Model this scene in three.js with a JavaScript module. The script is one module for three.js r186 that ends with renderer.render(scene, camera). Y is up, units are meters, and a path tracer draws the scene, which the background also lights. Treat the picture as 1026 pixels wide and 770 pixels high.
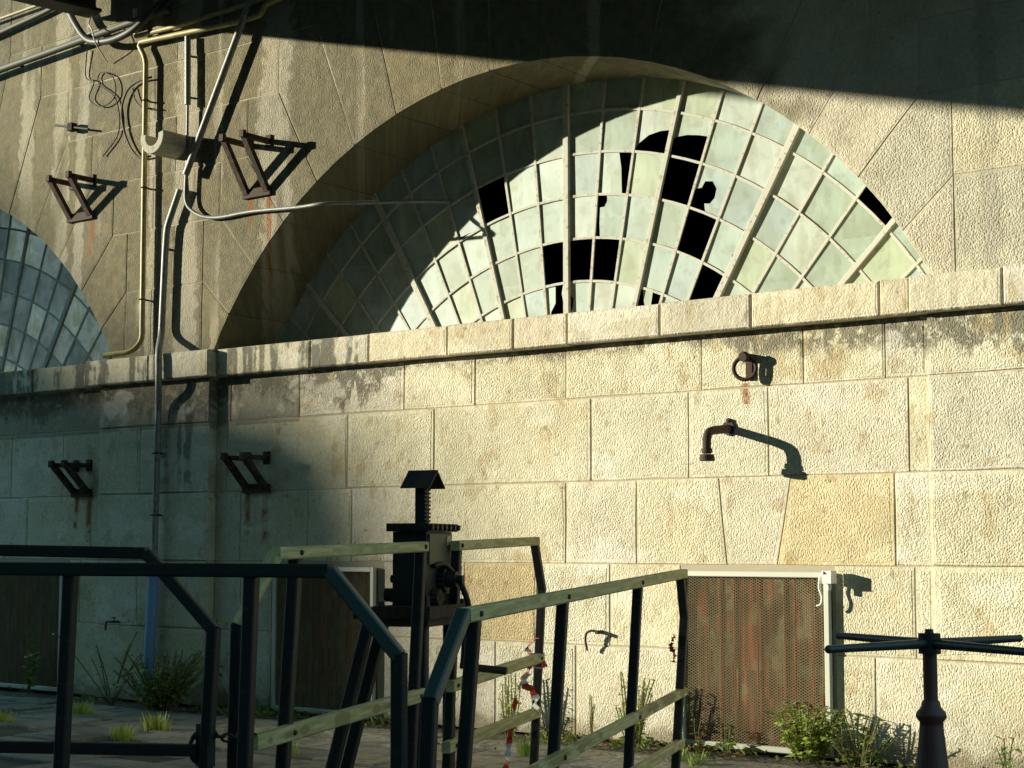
import * as THREE from 'three';
import { mergeGeometries } from 'three/addons/utils/BufferGeometryUtils.js';

// ---------------------------------------------------------------- camera, sky, sun, exposure
const scene = new THREE.Scene();
const camera = new THREE.PerspectiveCamera(26.11, 1024 / 768, 0.1, 2000);
camera.position.set(0, 1.25, 9.058);
const YAW = 0.6541, PITCH = 0.0976;
camera.rotation.set(PITCH, YAW, 0, 'YXZ');
camera.updateMatrixWorld();

const SUN = new THREE.Vector3(-1.614, 0.38, 1).normalize();       // towards the sun
const SKY = 0.68;
{
  const w = 256, h = 128, d = new Float32Array(w * h * 4);
  for (let j = 0; j < h; j++) {
    const el = (j + 0.5) / h * Math.PI - Math.PI / 2;               // row 0 is straight down
    const t = Math.max(0, Math.sin(el)), k = Math.pow(1 - t, 3);
    const c = el < 0 ? [0.16, 0.17, 0.15] : [0.17 + 0.25 * k, 0.42 + 0.25 * k, 0.57 + 0.13 * k];
    for (let i = 0; i < w; i++) d.set([c[0] * SKY, c[1] * SKY, c[2] * SKY, 1], (j * w + i) * 4);
  }
  const sky = new THREE.DataTexture(d, w, h, THREE.RGBAFormat, THREE.FloatType);
  sky.mapping = THREE.EquirectangularReflectionMapping;
  sky.magFilter = sky.minFilter = THREE.LinearFilter;
  sky.needsUpdate = true;
  scene.background = sky; scene.environment = sky;
}
const sun = new THREE.DirectionalLight(new THREE.Color().setRGB(1, 0.93, 0.735), 4.8);
sun.position.copy(SUN).multiplyScalar(80).add(new THREE.Vector3(-6, 1, 2));
sun.target.position.set(-6, 1, 2);
sun.castShadow = true; sun.shadow.mapSize.set(4096, 4096); sun.shadow.radius = 1; sun.shadow.bias = -0.0005;
Object.assign(sun.shadow.camera, { left: -24, right: 24, top: 24, bottom: -24, near: 1, far: 160 });
scene.add(sun, sun.target);

const renderer = new THREE.WebGLRenderer({ antialias: true });
renderer.setSize(1024, 768);
renderer.toneMapping = THREE.LinearToneMapping;
renderer.toneMappingExposure = 1.8;
renderer.shadowMap.enabled = true; renderer.shadowMap.type = THREE.PCFSoftShadowMap;

// ---------------------------------------------------------------- helpers
THREE.BufferGeometry.prototype.ni = function () { return this.index ? this.toNonIndexed() : this; };
const V = (x, y, z) => new THREE.Vector3(x, y, z);
const rand = (s => () => { s |= 0; s = s + 0x6D2B79F5 | 0; let t = Math.imul(s ^ s >>> 15, 1 | s); t = t + Math.imul(t ^ t >>> 7, 61 | t) ^ t; return ((t ^ t >>> 14) >>> 0) / 4294967296; })(20240611);
const rr = (a, b) => a + (b - a) * rand();
const clamp = (x, a = 0, b = 1) => Math.min(b, Math.max(a, x));
const smooth = (a, b, x) => { const t = clamp((x - a) / (b - a)); return t * t * (3 - 2 * t); };
const hash = (x, y) => { let h = Math.imul(x, 374761393) + Math.imul(y, 668265263) | 0; h = Math.imul(h ^ h >>> 13, 1274126177); return ((h ^ h >>> 16) >>> 0) / 4294967296; };
function noise(x, y, per = 0) {
  const xi = Math.floor(x), yi = Math.floor(y), fx = x - xi, fy = y - yi;
  const m = per ? v => ((v % per) + per) % per : v => v;
  const u = fx * fx * (3 - 2 * fx), v = fy * fy * (3 - 2 * fy);
  const a = hash(m(xi), m(yi)), b = hash(m(xi + 1), m(yi)), c = hash(m(xi), m(yi + 1)), d = hash(m(xi + 1), m(yi + 1));
  return a + (b - a) * u + (c - a) * v + (a - b - c + d) * u * v;
}
function fbm(x, y, o = 4, per = 0) { let s = 0, a = 0.5, n = 0; for (let i = 0; i < o; i++) { s += a * noise(x, y, per); n += a; x = x * 2 + (per ? 0 : 17.3); y = y * 2 + (per ? 0 : 9.1); per *= 2; a *= 0.5; } return s / n; }
const srgb = c => { c = clamp(c); return 255 * (c <= 0.0031308 ? 12.92 * c : 1.055 * Math.pow(c, 1 / 2.4) - 0.055); };
function tex(w, h, fn, colour = true) {
  const d = new Uint8Array(w * h * 4);
  for (let j = 0; j < h; j++) for (let i = 0; i < w; i++) {
    const c = fn(i, j), o = (j * w + i) * 4;
    if (colour) { d[o] = srgb(c[0]); d[o + 1] = srgb(c[1]); d[o + 2] = srgb(c[2]); }
    else d[o] = d[o + 1] = d[o + 2] = 255 * clamp(c);
    d[o + 3] = 255;
  }
  const t = new THREE.DataTexture(d, w, h, THREE.RGBAFormat);
  t.magFilter = THREE.LinearFilter; t.minFilter = THREE.LinearMipmapLinearFilter; t.generateMipmaps = true;
  t.wrapS = t.wrapT = THREE.RepeatWrapping;
  if (colour) t.colorSpace = THREE.SRGBColorSpace;
  t.needsUpdate = true; return t;
}
const mix = (a, b, t) => [a[0] + (b[0] - a[0]) * t, a[1] + (b[1] - a[1]) * t, a[2] + (b[2] - a[2]) * t];
const rgb = (r, g, b) => new THREE.Color().setRGB(r, g, b);
const std = (c, rough = 0.8, o = {}) => new THREE.MeshStandardMaterial({ color: rgb(...c), roughness: rough, ...o });
const taken = {};
const numbered = n => { const k = taken[n] = (taken[n] ?? -1) + 1; return k ? n + '_' + String(k).padStart(3, '0') : n; };
function shade(o) { o.traverse(m => { if (m.isMesh) { m.castShadow = true; m.receiveShadow = true; } }); return o; }
function mesh(name, geo, mat, parent) {
  if (Array.isArray(geo)) geo = geo.length > 1 ? mergeGeometries(geo.map(g => g.ni())) : geo[0];
  const m = new THREE.Mesh(geo, mat); m.castShadow = m.receiveShadow = true;
  if (parent) { m.name = name; parent.add(m); } else { m.name = numbered(name); scene.add(m); }
  return m;
}
function tag(o, label, category, group, kind) { o.userData.label = label; o.userData.category = category; if (group) o.userData.group = group; if (kind) o.userData.kind = kind; return o; }
function thing(name, label, category, pos = [0, 0, 0], group) { const g = new THREE.Group(); g.name = numbered(name); g.position.set(...pos); scene.add(g); return tag(g, label, category, group); }
// a straight bar of rectangular section w (sideways) x h (towards `up`), with chamfered edges, from a to b
function bar(a, b, w, h, up = V(0, 1, 0), ch = 0.12) {
  const L = a.distanceTo(b), x = w / 2, y = h / 2, c = Math.min(w, h) * ch;
  const s = new THREE.Shape([[x - c, -y], [x, -y + c], [x, y - c], [x - c, y], [-x + c, y], [-x, y - c], [-x, -y + c], [-x + c, -y]].map(p => new THREE.Vector2(...p)));
  const g = new THREE.ExtrudeGeometry(s, { depth: L, bevelEnabled: false });
  { const p = g.attributes.position, uv = g.attributes.uv, o = a.x * 3.7; for (let k = 0; k < uv.count; k++) uv.setXY(k, p.getZ(k) + o, p.getX(k) + p.getY(k) * 1.3 + o); }
  const z = b.clone().sub(a).normalize(), X = V().crossVectors(up, z).normalize(), Y = V().crossVectors(z, X);
  g.applyMatrix4(new THREE.Matrix4().makeBasis(X, Y, z).setPosition(a));
  return g;
}
function pathOf(pts, bend) {
  const cp = new THREE.CurvePath(); let prev = pts[0];
  for (let i = 1; i < pts.length - 1; i++) {
    const p = pts[i], d1 = pts[i - 1].clone().sub(p), d2 = pts[i + 1].clone().sub(p);
    const a = p.clone().add(d1.clone().setLength(Math.min(bend, d1.length() * 0.45))), b = p.clone().add(d2.clone().setLength(Math.min(bend, d2.length() * 0.45)));
    cp.add(new THREE.LineCurve3(prev, a)); cp.add(new THREE.QuadraticBezierCurve3(a, p, b)); prev = b;
  }
  cp.add(new THREE.LineCurve3(prev, pts[pts.length - 1])); return cp;
}
const ends = (pts, r, n) => [0, pts.length - 1].map(i => { const q = pts[i], o = pts[i ? i - 1 : 1], g = new THREE.CircleGeometry(r, n); g.applyQuaternion(new THREE.Quaternion().setFromUnitVectors(V(0, 0, 1), q.clone().sub(o).normalize())); return g.translate(q.x, q.y, q.z); });
function pipe(pts, r, bend = 0.08, seg = 20, n = 12) { pts = pts.map(p => V(...p)); return mergeGeometries([new THREE.TubeGeometry(pathOf(pts, bend), seg * (pts.length - 1), r, n), ...ends(pts, r, n)].map(g => g.ni())); }
function cord(pts, r, seg = 40, n = 6) { return new THREE.TubeGeometry(new THREE.CatmullRomCurve3(pts.map(p => V(...p))), seg, r, n).ni(); }
function cyl(a, b, r1, r2 = r1, n = 16) { a = V(...a); b = V(...b); const g = new THREE.CylinderGeometry(r2, r1, a.distanceTo(b), n); g.applyQuaternion(new THREE.Quaternion().setFromUnitVectors(V(0, 1, 0), b.clone().sub(a).normalize())); const m = a.add(b).multiplyScalar(0.5); return g.translate(m.x, m.y, m.z).ni(); }
function box(x0, x1, y0, y1, z0, z1) { return new THREE.BoxGeometry(x1 - x0, y1 - y0, z1 - z0).translate((x0 + x1) / 2, (y0 + y1) / 2, (z0 + z1) / 2).ni(); }

// ---------------------------------------------------------------- layout of the wall (metres; wall face is z = 0, x runs along it)
const ARCH = { R: 3.48, cy: 1.149, ry: 0.755 }, CX = -6.92, CX2 = -14.28, DEPTH = 0.67;
const COPE0 = 2.59, COPE1 = 2.81, TOP = 6.6, LEFT = -16, RIGHT = 1.6;
const PIL = [[-11.28, -9.92], [-3.89, -2.52]], PZ = 0.085, PZ2 = 0.03;
const ROWS = [0, 0.602, 1.134, 1.679, 2.236, COPE0];

// ---------------------------------------------------------------- surface textures of the stone
const MW = 11.2, MX = -13.7, MH = 6.6;
const rustSpots = [[-9.37, 4.02, 0.03, 0.6], [-9.58, 4.0, 0.03, 0.25], [-11.56, 4.1, 0.03, 0.35], [-9.35, 1.68, 0.035, 0.42], [-9.55, 1.68, 0.03, 0.35], [-11.5, 1.69, 0.035, 0.4], [-11.67, 1.69, 0.03, 0.3], [-5.09, 2.25, 0.03, 0.12]];
const lime = [[-12.5, 0.10], [-12.02, 0.12], [-11.72, 0.07], [-10.32, 0.15], [-9.3, 0.17], [-8.4, 0.04], [-10.75, 0.06], [-6.2, 0.09], [-9.95, 0.05], [-3.5, 0.06]];
const wallMap = tex(2048, 1208, (i, j) => {
  const X = MX + (i + 0.5) / 2048 * MW, y = (j + 0.5) / 1208 * MH;
  const n1 = fbm(X * 0.9 + 40, y * 0.9 + 7, 3), n2 = fbm(X * 4.3, y * 4.3 + 31, 4), n3 = noise(X * 75, y * 75), n4 = fbm(X * 19 + 5, y * 19, 2), n5 = noise(X * 150 + 9, y * 150);
  let c = mix([0.535, 0.505, 0.37], [0.68, 0.65, 0.50], clamp(n2 * 1.5 - 0.25));
  c = mix(c, [0.56, 0.45, 0.25], 0.5 * smooth(0.55, 0.74, n1 * 0.6 + n4 * 0.2 + n2 * 0.25));
  const up = smooth(COPE1 - 0.02, COPE1 + 0.03, y);
  // grime of the upper masonry, thick on the left of the arch, in streaks that run down
  const st = fbm(X * 3.4 + 3, y * 0.55, 3), st2 = fbm(X * 11, y * 1.6 + 50, 3);
  const side = 1 - 0.83 * smooth(-5.6, -4.6, X + (n2 - 0.5) * 1.6);
  const g = up * side * smooth(0.16, 0.42, st * 0.5 + st2 * 0.28 + n2 * 0.22 + 0.06);
  c = mix(c, mix([0.088, 0.078, 0.040], [0.17, 0.15, 0.083], n4), 0.92 * g);
  for (const [x, w] of lime) { const d = Math.abs(X - x - 0.09 * (fbm(y * 1.3, x * 7, 3) - 0.5)) / w; if (d < 1.3) c = mix(c, [0.40, 0.375, 0.285], up * 0.7 * smooth(1.15, 0.75, d + (n4 - 0.5) * 0.9) * smooth(0.22, 0.5, fbm(X * 7, y * 1.1 + x, 3))); }
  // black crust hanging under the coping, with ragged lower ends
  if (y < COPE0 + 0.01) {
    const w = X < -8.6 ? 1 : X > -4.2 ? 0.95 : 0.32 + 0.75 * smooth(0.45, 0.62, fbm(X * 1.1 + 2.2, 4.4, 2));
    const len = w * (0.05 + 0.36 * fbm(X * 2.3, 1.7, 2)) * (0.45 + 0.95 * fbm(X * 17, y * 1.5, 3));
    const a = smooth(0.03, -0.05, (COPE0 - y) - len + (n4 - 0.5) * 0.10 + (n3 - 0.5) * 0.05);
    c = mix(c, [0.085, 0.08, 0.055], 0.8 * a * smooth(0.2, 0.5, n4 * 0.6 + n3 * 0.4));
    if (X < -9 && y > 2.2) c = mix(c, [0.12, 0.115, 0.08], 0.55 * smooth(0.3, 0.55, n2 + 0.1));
  } else if (y < COPE1) {
    const w = (X > -9.7 && X < -8.3) || (X > -12.7 && X < -10.35) ? 1 : 0.12;
    c = mix(c, [0.63, 0.57, 0.43], 0.5);
    c = mix(c, [0.10, 0.10, 0.075], 0.85 * w * smooth(0.38, 0.60, fbm(X * 16, y * 2.2, 3) + 0.3 * (n4 - 0.5) + 0.12 * (n3 - 0.5) + 0.1 * fbm(X * 2, 3, 2) - 0.02));
  }
  for (const [x, w] of [[-10.16, 0.045], [-10.46, 0.06], [-10.27, 0.03]]) { const d = Math.abs(X - x - 0.04 * (fbm(y * 2, x * 3, 3) - 0.5)) / w; if (d < 1.4 && y < 2.58 && y > 1.5) c = mix(c, [0.11, 0.11, 0.085], 0.7 * smooth(1.2, 0.6, d + (n4 - 0.5)) * smooth(1.5, 1.9, y + (n2 - 0.5) * 0.5)); }
  for (const [x, y0, w, l] of rustSpots) { const d = Math.abs(X - x - 0.03 * (noise(y * 5, x) - 0.5)) / w, t = (y0 - y) / l; if (d < 1.6 && t > -0.08 && t < 1) c = mix(c, [0.27, 0.11, 0.035], 0.95 * smooth(1.5, 0.3, d + (n4 - 0.5) * 0.8) * (n4 > t * 0.7 ? 1 : 0.35)); }
  if (y < 0.25) c = mix(c, [0.22, 0.18, 0.10], 0.7 * smooth(0.0, 0.08, 0.13 * n2 + 0.12 * n4 - y));
  { const sp = fbm(X * 9 + 60, y * 6 + 20, 3), q = fbm(X * 26 + 4, y * 22 + 8, 2); c = mix(c, [0.42, 0.33, 0.17], 0.5 * (1 - 0.75 * up) * smooth(0.66, 0.76, sp + 0.2 * (q - 0.5))); c = mix(c, [0.20, 0.15, 0.09], 0.45 * smooth(0.82, 0.88, q)); c = mix(c, [0.76, 0.73, 0.62], 0.5 * (1 - up) * smooth(0.60, 0.70, fbm(X * 3.1 + 20, y * 5 + 2, 4) + 0.15 * (n4 - 0.5))); }
  const f = 0.80 + 0.24 * n3 + 0.16 * n5;
  return [c[0] * f, c[1] * f, c[2] * f];
});
wallMap.wrapS = wallMap.wrapT = THREE.MirroredRepeatWrapping;
wallMap.repeat.set(1 / MW, 1 / MH); wallMap.offset.set(-MX / MW, 0);
// relief of point-tooled stone: rounded lumps and pits 15 to 30 mm across; tile 1.6 m
const TILE = 1.6;
function worley(x, y, per) {
  const xi = Math.floor(x), yi = Math.floor(y); let a = 9, b = 9;
  for (let dy = -1; dy <= 1; dy++) for (let dx = -1; dx <= 1; dx++) {
    const cx = ((xi + dx) % per + per) % per, cy = ((yi + dy) % per + per) % per;
    const px = xi + dx + hash(cx * 3 + 11, cy * 7 + 5), py = yi + dy + hash(cx * 5 + 23, cy * 3 + 71);
    const d = (px - x) ** 2 + (py - y) ** 2; if (d < a) { b = a; a = d; } else if (d < b) b = d;
  }
  return [Math.sqrt(a), Math.sqrt(b)];
}
const tooled = [
  (u, v) => { const wx = 0.7 * (noise(u * 64, v * 64, 64) - 0.5), wy = 0.7 * (noise(u * 64 + 7, v * 64 + 3, 64) - 0.5), [a, b] = worley(u * 112 + wx, v * 112 + wy, 112), [a2] = worley(u * 210, v * 210, 210); return 0.25 + 0.34 * clamp(1 - a * 1.15) + 0.10 * clamp(b - a) + 0.18 * (1 - a2) + 0.75 * (fbm(u * 14, v * 14, 4, 14) - 0.5); },
  (u, v) => { const wx = 1.2 * (noise(u * 40, v * 40, 40) - 0.5), [a] = worley(u * 140 + v * 40 + wx, v * 100 - u * 20 + wx, 20), [a2] = worley(u * 150, v * 150, 150); return 0.25 + 0.34 * clamp(1 - a) + 0.26 * (1 - a2) + 0.6 * (fbm(u * 11, v * 11, 4, 11) - 0.5); },
  (u, v) => { const [a] = worley(u * 130, v * 130, 130), p = smooth(0.62, 0.72, fbm(u * 18 + 4, v * 18, 3, 18)); return 0.5 + 0.26 * (0.6 - a) + 0.75 * (fbm(u * 9, v * 9, 5, 9) - 0.5) + 0.2 * (noise(u * 220, v * 220, 220) - 0.5) - 0.12 * p; },
].map(f => { const t = tex(1024, 1024, (i, j) => f(i / 1024, j / 1024), false); t.repeat.set(1 / TILE, 1 / TILE); t.channel = 1; return t; });
const fineBump = tex(512, 512, (i, j) => { const u = i / 512, v = j / 512; return 0.5 + 0.6 * (fbm(u * 24, v * 24, 4, 24) - 0.5) + 0.35 * (noise(u * 160, v * 160, 160) - 0.5); }, false);
fineBump.repeat.set(1 / 1.1, 1 / 1.1); fineBump.channel = 1;
const fineBump0 = fineBump.clone(); fineBump0.channel = 0; fineBump0.repeat.set(1, 1);
const TONES = [[1, 1, 1], [0.93, 0.93, 0.95], [1.06, 1.03, 0.98], [0.97, 0.95, 0.9], [1.03, 1.0, 1.02], [1.0, 0.90, 0.72], [0.88, 0.75, 0.56]];
const fineStone = TONES.map(t => new THREE.MeshStandardMaterial({ color: rgb(...t), map: wallMap, bumpMap: fineBump, bumpScale: 0.007, roughness: 0.93 }));
const stoneMats = TONES.map((t, i) => tooled.map((b, k) => [fineStone[i], new THREE.MeshStandardMaterial({ color: rgb(...t), map: wallMap, bumpMap: b, bumpScale: [0.0115, 0.0115, 0.012][k], roughness: 0.95 }), fineStone[i]]));
const mortarMat = new THREE.MeshStandardMaterial({ color: rgb(0.42, 0.37, 0.27), bumpMap: fineBump0, bumpScale: 0.006, roughness: 1 });

// ---------------------------------------------------------------- stone blocks
function inset(P, d) {                                               // P counter-clockwise
  const n = P.length, out = [];
  for (let i = 0; i < n; i++) {
    const a = P[(i + n - 1) % n], b = P[i], c = P[(i + 1) % n];
    let e1 = [b[0] - a[0], b[1] - a[1]], e2 = [c[0] - b[0], c[1] - b[1]]; const l1 = Math.hypot(...e1), l2 = Math.hypot(...e2);
    e1 = [-e1[1] / l1, e1[0] / l1]; e2 = [-e2[1] / l2, e2[0] / l2];
    const k = 1 + e1[0] * e2[0] + e1[1] * e2[1];
    out.push([b[0] + d * (e1[0] + e2[0]) / k, b[1] + d * (e1[1] + e2[1]) / k]);
  }
  return out;
}
function subdivide(P, step, jit) {
  const out = [];
  P.forEach((a, i) => { const b = P[(i + 1) % P.length], L = Math.hypot(b[0] - a[0], b[1] - a[1]), n = Math.max(1, Math.min(4, Math.round(L / step))), nx = -(b[1] - a[1]) / L, ny = (b[0] - a[0]) / L;
    for (let k = 0; k < n; k++) { const q = k ? jit * rr(-0.2, 1) : jit * rr(0, 0.6), t = k / n; out.push([a[0] + (b[0] - a[0]) * t + nx * q, a[1] + (b[1] - a[1]) * t + ny * q]); } });
  return out;
}
function stoneGeo(poly, zf, depth, { gap = rr(0.001, 0.0035), bevel = rr(0.002, 0.006), margin = rr(0.006, 0.026), raise = rr(0.0008, 0.003), jit = 0.007, step = 0.25 } = {}) {
  const P = subdivide(poly, step, jit), n = P.length, ox = rr(0, 9), oy = rr(0, 9);
  const A = inset(P, gap), B = inset(P, gap + bevel), C = inset(P, gap + bevel + margin).map(p => [p[0] + rr(-1, 1) * margin * 0.35, p[1] + rr(-1, 1) * margin * 0.35]), D = inset(C, raise * 1.6);
  const pos = [], uv = [], uv1 = [];
  const put = (p, s) => { pos.push(p[0], p[1], p[2]); uv.push(p[0] + (zf - p[2]) * 0.9, p[1] + (zf - p[2]) * 0.4); s ? uv1.push(s[0], s[1]) : uv1.push(p[0] + ox, p[1] + oy); };
  const at = (Q, i, z) => [Q[i % n][0], Q[i % n][1], z];
  const band = (Q, z1, W, z2, side) => { let s = ox; for (let i = 0; i < n; i++) {
    const a = at(Q, i, z1), b = at(Q, i + 1, z1), c = at(W, i + 1, z2), d = at(W, i, z2), l = Math.hypot(b[0] - a[0], b[1] - a[1]);
    for (const [p, q] of [[a, [s, z1]], [b, [s + l, z1]], [c, [s + l, z2]], [a, [s, z1]], [c, [s + l, z2]], [d, [s, z2]]]) put(p, side ? q : null);
    s += l; } };
  band(A, zf - depth, A, zf - bevel, true); const ns = pos.length / 3; band(A, zf - bevel, B, zf); band(B, zf, C, zf);
  const n0 = pos.length / 3;
  band(C, zf, D, zf + raise);
  const contour = D.map(p => new THREE.Vector2(...p));
  for (const t of THREE.ShapeUtils.triangulateShape(contour, [])) for (const k of t) put(at(D, k, zf + raise));
  const g = new THREE.BufferGeometry();
  g.setAttribute('position', new THREE.Float32BufferAttribute(pos, 3)); g.setAttribute('uv', new THREE.Float32BufferAttribute(uv, 2)); g.setAttribute('uv1', new THREE.Float32BufferAttribute(uv1, 2));
  g.computeVertexNormals(); g.addGroup(0, ns, 2); g.addGroup(ns, n0 - ns, 0); g.addGroup(n0, pos.length / 3 - n0, 1);
  return g;
}
const wall = thing('stone_wall', 'long ashlar stone wall with two big glazed arches above a projecting coping', 'wall');
function stone(name, poly, zf = 0, depth = 0.06, o = {}, tone = null, mats = null) {
  const m = mats || stoneMats[tone ?? Math.floor(rand() * 5)][Math.floor(rand() * 2.35)];
  return mesh(name, stoneGeo(poly, zf + rr(-0.002, 0.002), depth, o), m, wall);
}
function rowOf(name, y0, y1, xs, z = 0, o = {}, tones = {}) {
  for (let i = 0; i + 1 < xs.length; i++) {
    const [lb, lt] = [].concat(xs[i], xs[i]), [rb, rt] = [].concat(xs[i + 1], xs[i + 1]);
    stone(name, [[lb, y0], [rb, y0], [Array.isArray(xs[i + 1]) ? xs[i + 1][1] : rt, y1], [Array.isArray(xs[i]) ? xs[i][1] : lt, y1]], z, 0.06 + z, o, tones[i]);
  }
}
const [p1, p2] = PIL[0], [p3, p4] = PIL[1];
// bottom course E, then D, C, B, A
rowOf('stone_block', ROWS[0], ROWS[1], [LEFT, -15, -13.9, -12.87]); rowOf('stone_block', ROWS[0], ROWS[1], [-11.74, p1]);
rowOf('stone_block', ROWS[0], ROWS[1], [p2, -9.27]); rowOf('stone_block', ROWS[0], ROWS[1], [-8.12, -7.09, -6.413, -5.595]); rowOf('stone_block', ROWS[0], ROWS[1], [-4.525, -4.27, p3]);
rowOf('stone_block', ROWS[1], ROWS[2], [LEFT, -14.7, -13.6, -12.87]); rowOf('stone_block', ROWS[1], ROWS[2], [-11.74, -11.6, p1]);
rowOf('stone_block', ROWS[1], ROWS[2], [p2, -9.62, -9.27]); rowOf('stone_block', ROWS[1], ROWS[2], [-8.12, -7.367, -6.73, -6.139, -5.595], 0, {}, { 1: 6 }); rowOf('stone_block', ROWS[1], ROWS[2], [-4.525, -4.01, p3]);
rowOf('stone_block', ROWS[2], ROWS[3], [LEFT, -14.9, -13.3, -12.353, -11.469, p1]); rowOf('stone_block', ROWS[2], ROWS[3], [p2, -9.638, -8.9, -8.445, -7.783, -6.49, -5.924, [-5.255, -5.31], [-4.90, -4.80], -4.126, p3], 0, {}, { 8: 5 });
rowOf('stone_block', ROWS[3], ROWS[4], [LEFT, -14.3, -12.6, -11.873, p1]); rowOf('stone_block', ROWS[3], ROWS[4], [p2, -9.8, -8.494, -7.647, -6.283, -5.524, -4.951, -4.027, p3]);
rowOf('stone_block', ROWS[4], ROWS[5], [LEFT, -14.6, -13.5, -12.386, p1]); rowOf('stone_block', ROWS[4], ROWS[5], [p2, -9.76, -9.0, -7.934, -7.273, -6.486, -5.423, -4.703, -4.165, p3]);
for (let k = 0; k < 5; k++) { rowOf('pilaster_block', ROWS[k], ROWS[k + 1], k % 2 ? [p1, -10.75, p2] : [p1, p2], PZ); rowOf('pilaster_block', ROWS[k], ROWS[k + 1], k % 2 ? [p3, -3.2, p4] : [p3, p4], PZ2); rowOf('stone_block', ROWS[k], ROWS[k + 1], [p4, -1.5 + 0.3 * (k % 2), -0.5 - 0.2 * (k % 2), 0.6, RIGHT]); }
// coping, whose top is also the sill of the arches
const copeOpt = { margin: 0.012, raise: 0.0015, bevel: 0.01, jit: 0.006, step: 0.5 };
const copeMats = TONES.slice(0, 5).map(t => { const m = new THREE.MeshStandardMaterial({ color: rgb(...t), map: wallMap, bumpMap: fineBump, bumpScale: 0.008, roughness: 0.93 }); return [m, m, m]; });
const cope = (xs, z) => { for (let i = 0; i + 1 < xs.length; i++) stone('coping_stone', [[xs[i], COPE0], [xs[i + 1], COPE0], [xs[i + 1], COPE1], [xs[i], COPE1]], z, DEPTH + 0.08 + z, copeOpt, null, copeMats[i % 5]); };
cope([LEFT, -14.8, -13.4, -12.2, p1 - 0.09], 0.10); cope([p1 - 0.09, -10.55, p2 + 0.09], 0.19);
cope([p2 + 0.09, -8.8, -8.2, -7.447, -6.86, -6.405, -5.671, -5.008, -4.15, p3 - 0.07], 0.10); cope([p3 - 0.07, -3.397, p4 + 0.09], 0.12); cope([p4 + 0.09, -1.2, 0.2, RIGHT], 0.10);
// arches: stepped voussoirs, springers, pier stones
const JOINT = [3.72, 11.17, 18.62, 26.07, 33.52, 40.97, 48.42, 55.87], STEP = [TOP, TOP, 5.78, 5.3, 4.83, 4.36, 3.905, 3.395];
const onArch = (t, s, cx) => [cx + s * ARCH.R * Math.sin(t * Math.PI / 180), ARCH.cy + ARCH.R * Math.cos(t * Math.PI / 180)];
const corner = k => [(STEP[k] - ARCH.cy) * Math.tan((JOINT[k] - 0.9) * Math.PI / 180), STEP[k]];
const SPRING = Math.acos((COPE1 - ARCH.cy) / ARCH.R) * 180 / Math.PI;
const vOpt = { margin: 0.012, raise: 0.0012, gap: 0.0015, bevel: 0.003, jit: 0.006, step: 0.35 };
const fix = (P, s) => s < 0 ? P.reverse() : P;
function archStones(cx, sides) {
  { const [x, y] = corner(0), a = onArch(JOINT[0], -1, cx), b = onArch(JOINT[0], 1, cx); stone('voussoir', [a, onArch(0, 1, cx), b, [cx + x, y], [cx - x, y]], 0, DEPTH + 0.06, vOpt); }
  for (const s of sides) {
    for (let k = 0; k + 1 < JOINT.length; k++) {
      const A = corner(k), B = corner(k + 1), P = [onArch(JOINT[k], s, cx), onArch((JOINT[k] + JOINT[k + 1]) / 2, s, cx), onArch(JOINT[k + 1], s, cx), [cx + s * B[0], B[1]]];
      if (A[1] > B[1] + 0.01) P.push([cx + s * B[0], A[1]]);
      P.push([cx + s * A[0], A[1]]);
      stone('voussoir', fix(P, s), 0, DEPTH + 0.06, vOpt);
    }
    const B = corner(JOINT.length - 1), a = onArch(SPRING, s, cx);
    stone('springer', fix([onArch(JOINT[7], s, cx), onArch((JOINT[7] + SPRING) / 2, s, cx), a, [cx + s * B[0], COPE1], [cx + s * B[0], B[1]]], s), 0, DEPTH + 0.06, vOpt);
  }
}
archStones(CX, [-1, 1]); archStones(CX2, [1]);
const LEVELS = [[COPE1, 3.395, 7], [3.395, 3.905, 7], [3.905, 4.36, 6], [4.36, 4.83, 5], [4.83, 5.3, 4], [5.3, 5.78, 3], [5.78, TOP, 2]];
LEVELS.forEach(([a, b, k], i) => {
  const x = corner(k)[0], L = CX2 + x, R = CX - x, mid = (L + R) / 2 + (i % 2 ? 0.12 : -0.15);
  rowOf('pier_stone', a, b, R - L > 0.9 ? [L, mid, R] : [L, R], 0, vOpt);
  rowOf('pier_stone', a, b, [CX + x, CX + x + 0.75 + 0.25 * (i % 2), CX + x + 1.9, -0.6 + 0.3 * (i % 2), RIGHT], 0, vOpt);
  const l = CX2 - 0.4; if (i > 5) rowOf('pier_stone', a, b, [LEFT, l], 0, vOpt);
});
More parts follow.
